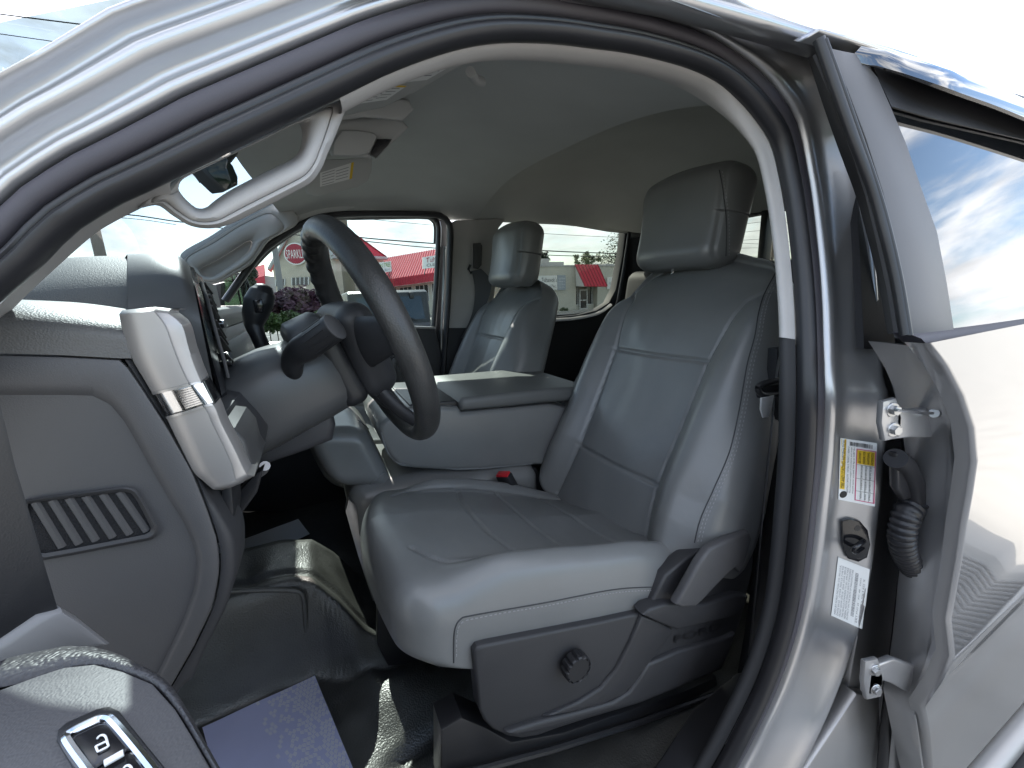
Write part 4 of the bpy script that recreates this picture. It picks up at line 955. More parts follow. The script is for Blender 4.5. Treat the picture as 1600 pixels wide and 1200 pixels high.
# lower dash behind the wheel down to the footwell, bulk across the cab
slab("knee_panel", L([(300, 650), (345, 655), (380, 690), (402, 720), (398, 745), (372, 755), (360, 800), (330, 800)], .50), (0, .4, 0), "plastic", da, .01, 3)
slab("knee_bolster", L([(345, 668), (366, 670), (384, 690), (392, 720), (402, 735), (396, 748), (372, 745)], .47), (0, .1, 0), "hood", da, .008, 3)
slab("fuse_panel", L([(345, 765), (362, 750), (366, 800), (362, 850), (350, 845)], .455), (0, .05, 0), "plastic_black", da, .003)
bx("dash_core", -.62, -.20, .50, 1.92, -.42, -.06, "plastic", da, .03)
bx("dash_top", -.66, -.20, .52, 1.90, -.07, -.012, "pad", da, .02)
bx("glove_box", -.50, -.19, 1.22, 1.90, -.42, -.09, "plastic", da, .03)
bx("footwell_wall", -.70, -.62, .40, 1.95, -.95, -.05, "carpet", da, 0)
mb = MB(); mb.slab(L([(372, 770), (398, 742), (412, 732), (402, 770), (380, 800), (372, 820)], .56), (0, .02, 0), .004); mb.build("hood_release", "plastic_black", da)
# ================================================================ steering column and wheel
sc_ = empty("steering_column", U(460, 620, .74), truck)
WC = Vector((.088, .745, -.066)); RZ = Matrix.Rotation(math.radians(8), 3, 'Z'); WA = RZ @ Vector((.945, 0, .328)).normalized(); WU = RZ @ Vector((-.328, 0, .945)).normalized(); WY = RZ @ Vector((0, 1, 0))
def sect(c, wy, wu, k=28, p=3.2):
    o = []
    for i in range(k):
        a = 2 * math.pi * i / k; ca, sa = math.cos(a), math.sin(a)
        o.append(c + WY * wy * math.copysign(abs(ca) ** (2 / p), ca) + WU * wu * math.copysign(abs(sa) ** (2 / p), sa))
    return o
def cpt(d, u=0, y=0): return WC - WA * d + WU * u + WY * y
rows = [sect(cpt(.225, -.022), .078, .066), sect(cpt(.20, -.020), .082, .068), sect(cpt(.16, -.018), .081, .068), sect(cpt(.12, -.020), .078, .066), sect(cpt(.085, -.022), .072, .062), sect(cpt(.070, -.024), .066, .056)]
MB().loft(rows, cu=True, caps=True).build("column_shroud", "hood", sc_, angle=60)
rows = [sect(cpt(.118, .030), .050, .030), sect(cpt(.110, .031), .058, .040), sect(cpt(.07, .034), .058, .040), sect(cpt(.060, .034), .052, .034)]
MB().loft(rows, cu=True, caps=True).build("column_top", "hood", sc_, angle=60)
slab("column_lower", L([(392, 648), (430, 652), (470, 632), (510, 610), (525, 665), (520, 690), (480, 706), (410, 730), (388, 726), (380, 700)], .68), (0, .14, 0), "plastic", sc_, .012, 3)
slab("column_bracket", L([(455, 560), (478, 556), (498, 602), (474, 610), (456, 600)], .66), (0, .02, 0), "plastic_black", sc_, .006, 3)
MB().tube(resample([U(398, 744, .70), U(410, 735, .66), U(414, 728, .64)], 8), .007, 10).build("tilt_lever", "satin_silver", sc_)
# stalks
sp_ = resample([U(466, 598, .675), U(460, 585, .66), U(457, 565, .645), U(464, 552, .635), U(485, 538, .62), U(523, 511, .60)], 40)
rs = [.0085 + .006 * min(1, k / 12) + .0045 * float(sstep(14, 24, k)) for k in range(40)]
mb = MB().tube(sp_, rs, 20); mb.build("indicator_stalk", "plastic_black", sc_, angle=50)
ax = (sp_[-1] - sp_[-6]).normalized(); mb = MB(); mb.disc(sp_[-1] - ax * .001, ax, .0188, .003, 32); mb.build("stalk_end_cap", "plastic2", sc_)
mb = MB()
for k in range(12):
    a = 2 * math.pi * k / 12; o = ax.orthogonal().normalized(); o2 = ax.cross(o); q = (o * math.cos(a) + o2 * math.sin(a)) * .0188
    mb.tube([sp_[-3] + q, sp_[-12] + q], .0011, 5)
mb.build("stalk_ribs", "plastic_black", sc_)
g_ = resample([U(412, 545, .88), U(402, 522, .88), U(397, 505, .885), U(402, 480, .89), U(411, 455, .895), U(414, 444, .895)], 40)
rs = [float(np.interp(k, [0, 8, 13, 20, 28, 34, 38, 39], [.0125, .0125, .0145, .021, .024, .021, .013, .004])) for k in range(40)]
MB().tube(g_, rs, 20).build("gear_lever", "plastic_black", sc_, angle=180)
c = U(404, 478, .868); MB().box(c, (.007, .004, .012), bev=.002).build("lever_button", "plastic_gloss", sc_)
# the wheel
sw = empty("steering_wheel", WC, truck)
mb = MB(); rows = []
for k in range(420):
    a = 2 * math.pi * k / 420; rad = WY * math.cos(a) + WU * math.sin(a)
    row = []
    for j in range(22):
        b = 2 * math.pi * j / 22; tr_ = .0185; squash = 1.12
        # finger bumps on the back of the rim
        bump_ = 0.0026 * float(sstep(-.05, .35, math.cos(a))) * max(0, math.sin(a * 38 + 1.5 * math.sin(b))) * max(0, math.sin(b)) * float(sstep(.1, .4, math.sin(a)))
        row.append(WC + rad * (.181 + (tr_ + bump_) * math.cos(b + math.pi / 2 + math.pi / 2)) + WA * (tr_ * squash + bump_) * math.sin(b + math.pi))
    rows.append(row)
M["rim_leather"] = mat("rim_leather", (.042, .041, .040), .38, bump=("voronoi", 420, .28, .0012), var=.18, vscale=25, rvar=.08)
mb.loft(rows, cu=True, cv=True).build("rim", "rim_leather", sw, angle=180)
P, Nn, Fc = rbox((.088, .078, .030), .028, (30, 30, 14))
W_ = [WC + WY * a * (1 + .25 * b / .08) + WU * (b - .008) + WA * (c - .032 + .010 * (1 - (a / .09) ** 2)) for a, b, c in P]
mesh_obj("airbag_cover", W_, Fc, "plastic", sw, angle=180)
P, Nn, Fc = rbox((.070, .070, .022), .018, (20, 20, 10))
mesh_obj("hub_back", [WC + WY * a + WU * (b - .01) + WA * (c - .072) for a, b, c in P], Fc, "plastic_black", sw, angle=180)
def spoke(y0, u0, y1, u1, w0, w1, d0=-.035, d1=-.004, material="plastic", nm="spoke"):
    A_, B_ = WC + WY * y0 + WU * u0 + WA * d0, WC + WY * y1 + WU * u1 + WA * d1; t = (B_ - A_).normalized(); s_ = t.cross(WA).normalized(); rows = []
    for k in range(9):
        f = k / 8; c = A_.lerp(B_, f) - WA * .006 * math.sin(math.pi * f); w_ = w0 + (w1 - w0) * f
        rows.append([c + s_ * w_ * math.cos(x) + WA * .011 * math.sin(x) for x in [2 * math.pi * j / 16 for j in range(16)]])
    MB().loft(rows, cu=True, caps=True).build(nm, material, sw, angle=60)
spoke(-.06, .01, -.170, .022, .045, .026); spoke(.06, .01, .170, .022, .045, .026)
spoke(-.035, -.055, -.075, -.152, .022, .013); spoke(.035, -.055, .075, -.152, .022, .013)
# ================================================================ floor, mats, open driver door, outer body
FZ = -.87
def fz(x, y):
    T = np.interp(x, [-.3, -.12, -.07, -.02, .03, .10, .2], [-.612, -.616, -.632, -.69, -.77, -.82, -.835])
    e = np.interp(x, [-.12, -.06, .0, .06], [.955, .945, .905, .89]) + .006 * noise.noise(Vector((x * 14, 3, 1)))
    lo = FZ
    if x < -.33: lo += .9 * (-.33 - x) ** 1.25
    lo += .040 * math.exp(-(((x - .10) / .085) ** 2 + ((y - .80) / .07) ** 2)) + .022 * math.exp(-(((x - .02) / .03) ** 2 + ((y - .86) / .05) ** 2))
    lo -= .020 * math.exp(-((y - (.68 + .25 * (x - .1))) / .018) ** 2) * float(sstep(.0, .06, x))
    k = float(sstep(e - .022, e + .012, y)); k2 = 1 - float(sstep(1.16, 1.21, y))
    z = lo + max(0, T - lo) * k * k2
    # pressed frame on the tunnel flank and soft folds on top
    if k > .95 and k2 > .95: z += .006 * noise.noise(Vector((x * 16, y * 12, 2))) - .010 * math.exp(-((y - e - .05) / .012) ** 2) + .012 * math.exp(-((x + .075) / .012) ** 2) * 0
    z += .0035 * noise.noise(Vector((x * 22, y * 22, 7)))
    if y < .43: z += .06 * float(sstep(.43, .37, y))
    return z
xs = [-.66 + .02 * k for k in range(12)] + [-.42 + .0095 * k for k in range(76)] + [.31 + .05 * k for k in range(28)]
ys = [.355 + .012 * k for k in range(34)] + [.765 + .0055 * k for k in range(52)] + [1.055 + .02 * k for k in range(45)]
MB().loft([[Vector((x, y, fz(x, y))) for y in ys] for x in xs]).build("vinyl_floor", "vinyl", truck, angle=180)
fl = [o for o in bpy.data.objects if o.name == "vinyl_floor"][0]; bvF = bvh_of(fl)
# raised frame pressed into the tunnel flank
MB().tube(resample([U(a, b, y) for a, b, y in [(340, 925, .975), (400, 922, .965), (450, 922, .955), (470, 926, .95), (476, 945, .95), (478, 990, .955), (478, 1040, .96)]], 40), .0055, 10).build("flank_rib", "vinyl", truck)
# paper mats
M["mat_paper"] = mat("mat_paper", (.50, .52, .74), .4, var=.06, vscale=8, bump=("noise", 30, .1, .002))
M["mat_white"] = mat("mat_white_paper", (.78, .82, .86), .5, bump=("noise", 20, .15, .004))
def floor_mat(px, z0, nm, mt, label):
    q = [UZ(a, b, z0) for a, b in px]; rows = []
    for i in range(15):
        r = []
        for j in range(15):
            p = q[0].lerp(q[1], i / 14).lerp(q[3].lerp(q[2], i / 14), j / 14)
            p.z = max(z0, fz(p.x, p.y) + .004) + .002 * noise.noise(Vector((p.x * 12, p.y * 12, 0)))
            r.append(p)
        rows.append(r)
    mb = MB().loft(rows); mb.loft([[p + Vector((0, 0, -.001)) for p in r] for r in rows])
    o = mb.build(nm, mt, None, angle=60); tag(o, label, "floor mat"); return o, rows
fm, rows = floor_mat([(316, 1136), (492, 1056), (572, 1250), (370, 1330)], FZ + .012, "paper_floor_mat", "mat_paper", "lavender blue printed paper mat on the driver footwell floor")
mb = MB()
def S_(u, v):
    i = u * 14; j = v * 14; a = min(13, int(i)); b = min(13, int(j)); fu, fv = i - a, j - b
    return rows[a][b].lerp(rows[a + 1][b], fu).lerp(rows[a][b + 1].lerp(rows[a + 1][b + 1], fu), fv) + Vector((0, 0, .0007))
random.seed(3)
for i in range(15):
    for j in range(30):
        u = .46 + .037 * i + .018 * (j % 2); v = .02 + .033 * j
        if u > .985 or random.random() > .25 + 1.2 * (u - .42): continue
        hx = int(u * 9) + 3 * int(v * 8); ang = (hx * 7 % 3) * math.pi / 3 + .2
        d = Vector((math.cos(ang), math.sin(ang))) * .016; e = Vector((-d.y, d.x)) * .16
        for k in (-1, 0, 1):
            c = Vector((u, v)) + e * k * 3.6
            pts = [c - d - e, c + d - e, c + d + e, c - d + e]
            if all(0 < p.x < 1 and 0 < p.y < 1 for p in pts): mb.add([S_(p.x, p.y) for p in pts], [(0, 1, 2, 3)])
mb.build("printed_pattern", "white_plastic", fm, smooth=False)
floor_mat([(300, 872), (466, 811), (484, 834), (350, 900)], FZ + .012, "paper_floor_mat", "mat_white", "plain pale paper mat on the passenger footwell floor")

# open driver door: arm rest and inner panel, hinged ahead of the opening
dd = empty("driver_door", (-.33, .27, -.5), truck); dd["label"] = "open driver door with padded arm rest"
HX = Vector((-.335, .275, 0)); DS = Vector((.56, -.83, 0)).normalized(); DN = Vector((.83, .56, 0)).normalized()
def dpt(s, n_, z): return HX + DS * s + DN * n_ + Vector((0, 0, z))
def dslab(name, pts, n0, n1, material, bev=.008):
    return slab(name, [dpt(s, n0, z) for s, z in pts], DN * (n1 - n0), material, dd, bev, 3)
dslab("inner_panel", [(.02, -.20), (1.05, -.12), (1.06, -.5), (1.0, -.82), (.06, -.82), (.0, -.6)], .045, .062, "plastic", .006)
dslab("outer_skin", [(.0, -.20), (1.06, -.12), (1.08, -.5), (1.02, -.86), (.04, -.86), (-.02, -.6)], .0, .040, "silver", .015)
dslab("armrest_bracket", [(.12, -.20), (.62, -.20), (.60, -.36), (.16, -.36)], .0625, .150, "plastic", .015)
dslab("door_pocket", [(.20, -.62), (.98, -.60), (.98, -.78), (.20, -.78)], .0625, .12, "plastic", .015)
rim = [(-90, 1050), (0, 1028), (64, 1005), (116, 996), (160, 1001), (200, 1019), (240, 1043), (276, 1072), (304, 1118), (348, 1200), (430, 1340), (200, 1420), (-90, 1420)]
face = [(-90, 1096), (0, 1076), (60, 1054), (100, 1041), (148, 1036), (192, 1047), (240, 1067), (276, 1107), (304, 1152), (332, 1200), (405, 1330), (200, 1400), (-90, 1400)]
AZ = -.152
a_ = resample([UZ(a, b, AZ) for a, b in rim], 90, closed=True); b_ = resample([UZ(a, b, AZ + .003) for a, b in face], 90, closed=True)
rows = []
for p in a_:
    q = min(b_, key=lambda g: (g - p).length)
    rows.append([p + Vector((0, 0, -.07)), p + Vector((0, 0, -.012)), p.lerp(q, .12) + Vector((0, 0, -.004)), p.lerp(q, .35) + Vector((0, 0, .001)), p.lerp(q, .7) + Vector((0, 0, .0015)), p.lerp(q, .93) + Vector((0, 0, .0005)), q + Vector((0, 0, -.0025))])
M["rim_pad"] = mat("armrest_rim", (.035, .034, .037), .45, bump=("voronoi", 600, .5, .0012))
MB().loft(rows, cv=True).build("armrest_rim", "rim_pad", dd, angle=70)
fc = [UZ(a, b, AZ + .0025) for a, b in face]
slab("switch_panel", [p.lerp(Vector((-.09, .16, p.z)), .012) for p in fc], (0, 0, -.004), "plastic2", dd, .0006)
zs = AZ + .003
o1 = [(98, 1148), (102, 1140), (110, 1136), (152, 1117), (166, 1114), (177, 1119), (186, 1129), (262, 1222), (166, 1256)]
slab("switch_recess", [UZ(a, b, zs + .0002) for a, b in [(88, 1156), (90, 1140), (104, 1128), (152, 1107), (170, 1103), (186, 1110), (200, 1128), (282, 1228), (160, 1280)]], (0, 0, -.002), "plastic_black", dd, .0005)
ch = resample([UZ(a, b, zs + .0012) for a, b in [(160, 1240), (138, 1206), (116, 1176), (104, 1157), (105, 1149), (114, 1143), (134, 1133), (155, 1124), (167, 1123), (176, 1129), (200, 1156), (238, 1203), (262, 1236)]], 70)
MB().tube(ch, .0016, 8).build("switch_bezel", "chrome", dd)
slab("lock_button", [UZ(a, b, zs + .0016) for a, b in [(110, 1156), (117, 1148), (155, 1130), (167, 1129), (174, 1134), (202, 1167), (195, 1173), (160, 1191), (148, 1200), (140, 1196)]], (0, 0, -.003), "plastic_gloss", dd, .0008, 3)
slab("unlock_button", [UZ(a, b, zs + .0014) for a, b in [(144, 1203), (160, 1196), (198, 1177), (206, 1171), (250, 1226), (180, 1256)]], (0, 0, -.003), "plastic_gloss", dd, .0008, 3)
MB().tube([UZ(163, 1193, zs + .003), UZ(193, 1176, zs + .003)], .0011, 8).build("indicator_bar", "white_plastic", dd)
mb = MB(); zz = zs + .0024
def ic(pts, closed=False): mb.tube(resample([UZ(a, b, zz) for a, b in pts], 24, closed=False, smooth=not closed), .00035, 6)
ic([(152, 1154), (155, 1150), (160, 1148.5), (164, 1150), (166.5, 1155), (168.5, 1163)]); ic([(149.5, 1166), (166.5, 1158), (170, 1166), (153, 1174.5), (149.5, 1166)], True)
ic([(193, 1201), (196, 1197), (201, 1196), (205, 1199), (207, 1204)])
mb.build("lock_symbol", "white_plastic", dd)
slab("door_edge_trim", [U(a, b, .292) for a, b in [(-90, 540), (0, 607), (14, 660), (30, 728), (52, 800), (75, 880), (101, 966), (92, 971), (72, 976), (40, 993), (0, 1016), (-90, 1050)]], (-.02, .012, 0), "plastic_black" if False else "dark_trim", dd, .004) if "dark_trim" in M else slab("door_edge_trim", [U(a, b, .292) for a, b in [(-90, 540), (0, 607), (14, 660), (30, 728), (52, 800), (75, 880), (101, 966), (92, 971), (72, 976), (40, 993), (0, 1016), (-90, 1050)]], (-.02, .012, 0), "plastic_black", dd, .004)
M["grey_smooth"] = mat("smooth_grey_plastic", (.17, .17, .175), .4)
slab("mirror_sail_base", [U(a, b, .288) for a, b in [(-90, 1040), (0, 1006), (60, 965), (100, 955), (132, 975), (175, 1010), (120, 1020), (0, 1050), (-90, 1070)]], (-.01, .014, 0), "grey_smooth", dd, .004)
# outer body: bonnet, wing, passenger side, load bed, so that the truck is whole from a step aside
bx("bonnet", -2.0, -.68, .42, 1.88, -.45, -.17, "silver", truck, .08)
bx("front_wing", -2.0, -.60, .24, .44, -.95, -.24, "silver", truck, .07)
bx("front_wing", -2.0, -.60, 1.88, 2.08, -.95, -.24, "silver", truck, .07)
bx("passenger_side_skin", -.60, 1.72, 1.99, 2.07, -1.0, -.17, "silver", truck, .03)
bx("load_bed_side", 1.80, 3.6, .21, .40, -1.0, -.17, "silver", truck, .05)
bx("load_bed_side", 1.80, 3.6, 1.90, 2.09, -1.0, -.17, "silver", truck, .05)
bx("underbody", -2.0, 3.6, .42, 1.90, -1.10, -.92, "dark_interior", truck, .03)
for x in (-1.25, 2.45):
    for y in (.36, 1.93):
        whl = empty("wheel", (x, y, -1.2), truck)
        c = Vector((x, y, -1.2)); rows = []
        for r_, dy in ((.24, -.12), (.36, -.13), (.40, -.10), (.40, .10), (.36, .13), (.24, .12)): rows.append([c + Vector((math.cos(t) * r_, dy, math.sin(t) * r_)) for t in [2 * math.pi * k / 40 for k in range(40)]])
        MB().loft(rows, cu=True).build("tyre", "rubber", whl)
        MB().disc(c + Vector((0, .10, 0)), (0, -1, 0), .245, .20, 40).build("rim", "satin_silver", whl)
# passenger door mirror
pm = empty("passenger_door_mirror", U(372, 490, 2.12), truck)
slab("mirror_housing", L([(350, 440), (352, 430), (368, 424), (384, 427), (392, 445), (398, 480), (399, 530), (396, 544), (385, 549), (362, 552), (354, 540), (350, 500)], 2.13), (-.08, .10, 0), "plastic_black", pm, .01, 3)
def mirror_plate(pts, nm):
    o = L(pts, 2.124); c = sum(o, Vector()) / len(o)
    mesh_obj(nm, [p + Vector((0, -.006 + .30 * (p.x - c.x), 0)) for p in o], [tuple(range(len(o)))], "mirror", pm, smooth=False)
mirror_plate([(351, 441), (353, 433), (368, 429), (380, 431), (387, 446), (393, 478), (393, 490), (352, 494)], "mirror_glass")
mirror_plate([(353, 505), (390, 502), (391, 530), (388, 536), (362, 541), (357, 536)], "wide_view_glass")
slab("mirror_sail", L([(336, 445), (352, 440), (352, 560), (334, 566)], 2.02), (-.03, .06, 0), "plastic_black", pm, .004)
# ================================================================ across the street
def gz(x, y): return -1.6 - .5 * float(sstep(8, 40, y))
def m_(name, *a, **k):
    if name not in M: M[name] = mat(name, *a, **k)
    return name
m_("tan_wall", (.46, .42, .34), .9, bump=("noise", 6, .1, .02), var=.05, vscale=1.0)
m_("cream_wall", (.50, .49, .42), .9, bump=("noise", 9, .15, .02), var=.05, vscale=.8)
m_("red_roof", (.50, .055, .08), .85, 0, var=.06, vscale=2, spec=.2)
m_("red_dark", (.30, .03, .045), .5)
m_("white_trim", (.62, .62, .60), .6)
m_("dark_glass", (.02, .024, .026), .06, spec=.6)
m_("sign_white", (.72, .73, .70), .6)
m_("sign_grey", (.32, .36, .40), .6)
m_("sign_green", (.18, .34, .06), .6)
m_("sign_red", (.30, .02, .04), .5)
m_("concrete", (.36, .35, .32), .9, bump=("noise", 40, .3, .01), var=.08, vscale=2)
m_("grass_green", (.10, .15, .03), .9, bump=("noise", 80, .8, .05), var=.3, vscale=6)
m_("pole_grey", (.22, .22, .22), .6, .3)
m_("pole_wood", (.16, .13, .10), .9, bump=("noise", 30, .3, .01))
m_("wire", (.02, .02, .02), .6)
m_("navy", (.010, .018, .045), .25, coat=1.0)
m_("hardtop", (.012, .013, .015), .45)
m_("roof_box", (.40, .40, .39), .7)
m_("bark", (.09, .07, .05), .9)
for nm, c in (("leaf_purple", (.055, .018, .035)), ("leaf_green", (.045, .075, .022)), ("leaf_lime", (.10, .13, .03)), ("leaf_dark", (.018, .035, .018)), ("leaf_mid", (.035, .06, .025))):
    m_(nm, c, .6, var=.45, vscale=2.2)
# pavement, kerb and verge
def gstrip(name, y0, y1, dz, mt, x0=-120, x1=160, kind="structure"):
    xs = [x0 + (x1 - x0) * k / 40 for k in range(41)]; n_ = 6
    rows = [[Vector((x, y0, gz(x, y0) - .05)) for x in xs]] + [[Vector((x, y0 + (y1 - y0) * j / n_, gz(x, y0 + (y1 - y0) * j / n_) + dz)) for x in xs] for j in range(n_ + 1)] + [[Vector((x, y1, gz(x, y1) - .05)) for x in xs]]
    o = MB().loft(rows).build(name, mt, None, angle=30); o["kind"] = kind; return o
gstrip("kerb", 15.2, 15.4, .14, "concrete", -120, 6)
vg = gstrip("verge", 15.4, 19, .13, "grass_green", -120, 6)
gstrip("pavement", 33.6, 36.4, .12, "concrete", 4, 160)
m_("road", (.075, .075, .078), .9, bump=("noise", 50, .3, .01), var=.1, vscale=2)
gstrip("road", 21, 31, .004, "road")
mb = MB()
for x in range(-100, 150, 5): mb.add([Vector((x, 25.9, gz(x, 25.9) + .009)), Vector((x + 3, 25.9, gz(x, 25.9) + .009)), Vector((x + 3, 26.05, gz(x, 26.05) + .009)), Vector((x, 26.05, gz(x, 26.05) + .009))], [(0, 1, 2, 3)])
o = mb.build("road_markings", "sign_white"); o["kind"] = "structure"
def wall_text(mb, a, b, h, text):
    """text on the rectangle whose lower corners are a, b; h is its height vector"""
    text_on(mb, lambda u, v: a + (b - a) * u + h * v, text)

# --- cleaners' shop with the red awning
tk = thing("shop_building", "cream flat-roofed cleaners shop with slanted red awning over its glass door", "building", U(915, 488, 36))
Y0 = 36
pa, pb = U(790, 416, Y0), U(1120, 425, Y0); zt = U(900, 416.5, Y0).z; zb = gz(0, Y0)
ex0, ex1 = U(900, 450, Y0).x, U(933.5, 450, Y0).x; ez = U(915, 447, Y0).z
mb = MB()
def rect(mb, x0, x1, z0, z1, y, d, mi=0): mb.box(((x0 + x1) / 2, y + d / 2, (z0 + z1) / 2), ((x1 - x0) / 2, d / 2, (z1 - z0) / 2), mi=mi)
rect(mb, pa.x, ex0, zb, zt, Y0, 12); rect(mb, ex1, pb.x, zb, zt, Y0, 12); rect(mb, ex0, ex1, ez, zt, Y0, 12); rect(mb, ex0, ex1, zb, ez, Y0 + .9, 11.1)
mb.build("wall", "cream_wall", tk, smooth=False)
mb = MB(); rect(mb, pa.x - .1, pb.x + .1, zt, zt + .14, Y0 - .08, 12.2); mb.build("roof_coping", "roof_box", tk, smooth=False)
w1 = U(910, 460, Y0).x; w2 = U(922, 460, Y0).x; wz = U(905, 476, Y0).z; dt = U(915, 452, Y0).z
for nm, x0, x1, z0, z1 in (("window", ex0 + .06, w1 - .05, wz, ez - .05), ("window", w2 + .1, ex1 - .15, wz, ez - .05)):
    mb = MB(); rect(mb, x0, x1, z0, z1, Y0 + .62, .03); f = mb.build(nm, "dark_glass", tk, smooth=False)
    mb = MB(); rect(mb, x0 - .06, x0, z0, z1, Y0 + .60, .1); rect(mb, x1, x1 + .06, z0, z1, Y0 + .60, .1); rect(mb, (x0 + x1) / 2 + .2, (x0 + x1) / 2 + .26, z0, z1, Y0 + .60, .1); rect(mb, x0 - .06, x1 + .06, z0 - .07, z0, Y0 + .6, .12); mb.build("frame", "white_trim", f, smooth=False)
mb = MB(); rect(mb, ex0, ex1, zb, wz - .07, Y0 + .58, .2); mb.build("plinth", "cream_wall", tk, smooth=False)
mb = MB(); rect(mb, w1 + .06, w2 - .06, zb + .15, dt - .1, Y0 + .50, .03); dr = mb.build("door", "dark_glass", tk, smooth=False)
mb = MB(); rect(mb, w1 - .02, w1 + .09, zb, dt, Y0 + .46, .1); rect(mb, w2 - .09, w2 + .02, zb, dt, Y0 + .46, .1); rect(mb, w1, w2, dt - .12, dt, Y0 + .455, .1); rect(mb, w1, w2, zb + .05, zb + .22, Y0 + .455, .1); rect(mb, w1, w2, zb + 1.0, zb + 1.08, Y0 + .44, .06); mb.build("frame", "white_trim", dr, smooth=False)
# awning
t0, t1 = U(898, 413, Y0 - .1), U(934, 413.5, Y0 - .1); b0, b1 = U(914, 447, Y0 - 1.5), U(949, 447.5, Y0 - 1.5)
aw = empty("awning", (t0 + b1) / 2, tk)
MB().slab([t0, t1, b1, b0], (0, .06, -.05), 0).build("awning_sheet", "red_roof", aw, smooth=False)
mb = MB()
for k in range(8): mb.tube([t0.lerp(t1, k / 7) + Vector((0, -.02, .03)), b0.lerp(b1, k / 7) + Vector((0, -.02, .03))], .035, 6)
mb.build("awning_ribs", "red_dark", aw)
mb = MB(); mb.slab([t0 + Vector((.05, 0, -.05)), U(900, 447, Y0 - .1), b0 + Vector((.05, 0, -.05))], (.05, 0, 0), 0); mb.slab([t1 + Vector((-.05, 0, -.05)), U(934, 447, Y0 - .1), b1 + Vector((-.05, 0, -.05))], (-.05, 0, 0), 0); mb.build("awning_cheek", "white_trim", aw, smooth=False)
for k, (a, b, c, d) in enumerate(((839, 414, 858, 404), (858, 413, 881, 409), (930, 417, 938, 412), (946, 418, 960, 412))):
    p, q = U(a, b, Y0 + 3), U(c, d, Y0 + 3); mb = MB(); rect(mb, p.x, q.x, zt, max(q.z, zt + .35), Y0 + 3, 1.5); mb.build("roof_unit", "roof_box", tk, smooth=False)
def board(name, x0, y0, x1, y1, y, mt, parent, d=.12):
    p, q = U(x0, y0, y), U(x1, y1, y); mb = MB(); rect(mb, p.x, q.x, q.z, p.z, y, d); return mb.build(name, mt, parent, smooth=False)
sg = thing("wall_sign", "white cleaners sign with grey hours panel on the cream shop wall", "sign", U(864, 442, Y0 - .2))
board("sign_board", 836, 431, 871, 452.5, Y0 - .16, "sign_white", sg); board("hours_panel", 871.3, 430, 884, 453, Y0 - .16, "sign_grey", sg)
mb = MB(); yy = Y0 - .17
wall_text(mb, U(846, 440.5, yy), U(870, 440.5, yy), U(846, 433.5, yy) - U(846, 440.5, yy), "Tuhanick's")
wall_text(mb, U(842, 450.5, yy), U(869.5, 450.5, yy), U(842, 444.5, yy) - U(842, 450.5, yy), "Cleaning Fac."); mb.build("lettering", "ink", sg)
mb = MB()
for k in range(4): wall_text(mb, U(873, 436.5 + 4.6 * k, yy), U(882.3, 436.5 + 4.6 * k, yy), U(873, 434 + 4.6 * k, yy) - U(873, 436.5 + 4.6 * k, yy), ("OPEN", "MON-FRI 7-6", "SAT 8-4", "724 5711")[k])
mb.build("hours_lettering", "sign_white", sg)
sg = thing("wall_sign", "white alterations sign right of the red awning", "sign", U(960, 442, Y0 - .2))
board("sign_board", 949, 433, 976, 451, Y0 - .16, "sign_white", sg)
mb = MB(); wall_text(mb, U(952, 437, yy), U(974, 437, yy), Vector((0, 0, .1)), "* EXPERT *"); wall_text(mb, U(951, 444.5, yy), U(975, 444.5, yy), Vector((0, 0, .26)), "ALTERATIONS"); wall_text(mb, U(952, 449.5, yy), U(974, 449.5, yy), Vector((0, 0, .11)), "SEWING & REPAIRS"); mb.build("lettering", "sign_grey", sg)

# --- market with the gable front
mk = thing("market_building", "tan gable-fronted market with a steep red metal roof", "building", U(480, 480, 46))
gA, gP, gB = U(426, 419, 47), U(479, 316, 46), U(517, 399, 44); gC = U(600, 402, 53)
zg = gz(0, 44)
def dn(p): return Vector((p.x, p.y, zg))
wmb = MB().slab([dn(gA), gA, gP, gB, dn(gB)], (.3, .35, 0), 0)
wmb.slab([dn(gB) + Vector((0, .4, 0)), gB + Vector((0, .4, 0)), gC + Vector((0, .4, -.3)), dn(gC) + Vector((0, .4, 0))], (0, .3, 0), 0); wmb.build("wall", "tan_wall", mk, smooth=False)
rr = empty("roof", gP, mk)
MB().slab([gP + Vector((0, -.3, .15)), gB + Vector((0, -.3, 0)), gC + Vector((.2, -.3, 0))], (.0, .3, .1), 0).build("roof_sheet", "red_roof", rr, smooth=False)
MB().slab([gP + Vector((0, -.3, .15)), gA + Vector((-.4, -.3, -.2)), gA + Vector((-.4, 4, -.2)), gP + Vector((0, 5, .15))], (0, 0, .12), 0).build("roof_sheet", "red_roof", rr, smooth=False)
mb = MB()
for k in range(1, 14):
    t = k / 14; e = gB.lerp(gC, t); d = (gC - gP); mb.tube([e + Vector((0, -.35, .05)), e.lerp(gP, (1 - t) * .94) + Vector((0, -.35, .12)) if t < 1 else e], .05, 5)
mb.tube([gP + Vector((0, -.35, .2)), gC + Vector((.2, -.35, .05))], .09, 6); mb.build("roof_ribs", "red_dark", rr)
mb = MB(); mb.tube([gA + Vector((-.3, -.35, -.1)), gP + Vector((0, -.35, .1))], .16, 6); mb.tube([gP + Vector((0, -.35, .1)), gB + Vector((.1, -.35, -.05))], .16, 6); mb.tube([gB + Vector((0, -.3, -.15)), gC + Vector((.2, -.3, -.15))], .2, 6); mb.build("verge_board", "roof_box", mk)
GX = (Vector((gB.x, gB.y, 0)) - Vector((gA.x, gA.y, 0))).normalized(); GN = Vector((GX.y, -GX.x, 0))
def gpt(px, py, o=0):
    n_ = GN; r = ray(px, py); d = gA.dot(n_); return r * (d / r.dot(n_)) + GN * o
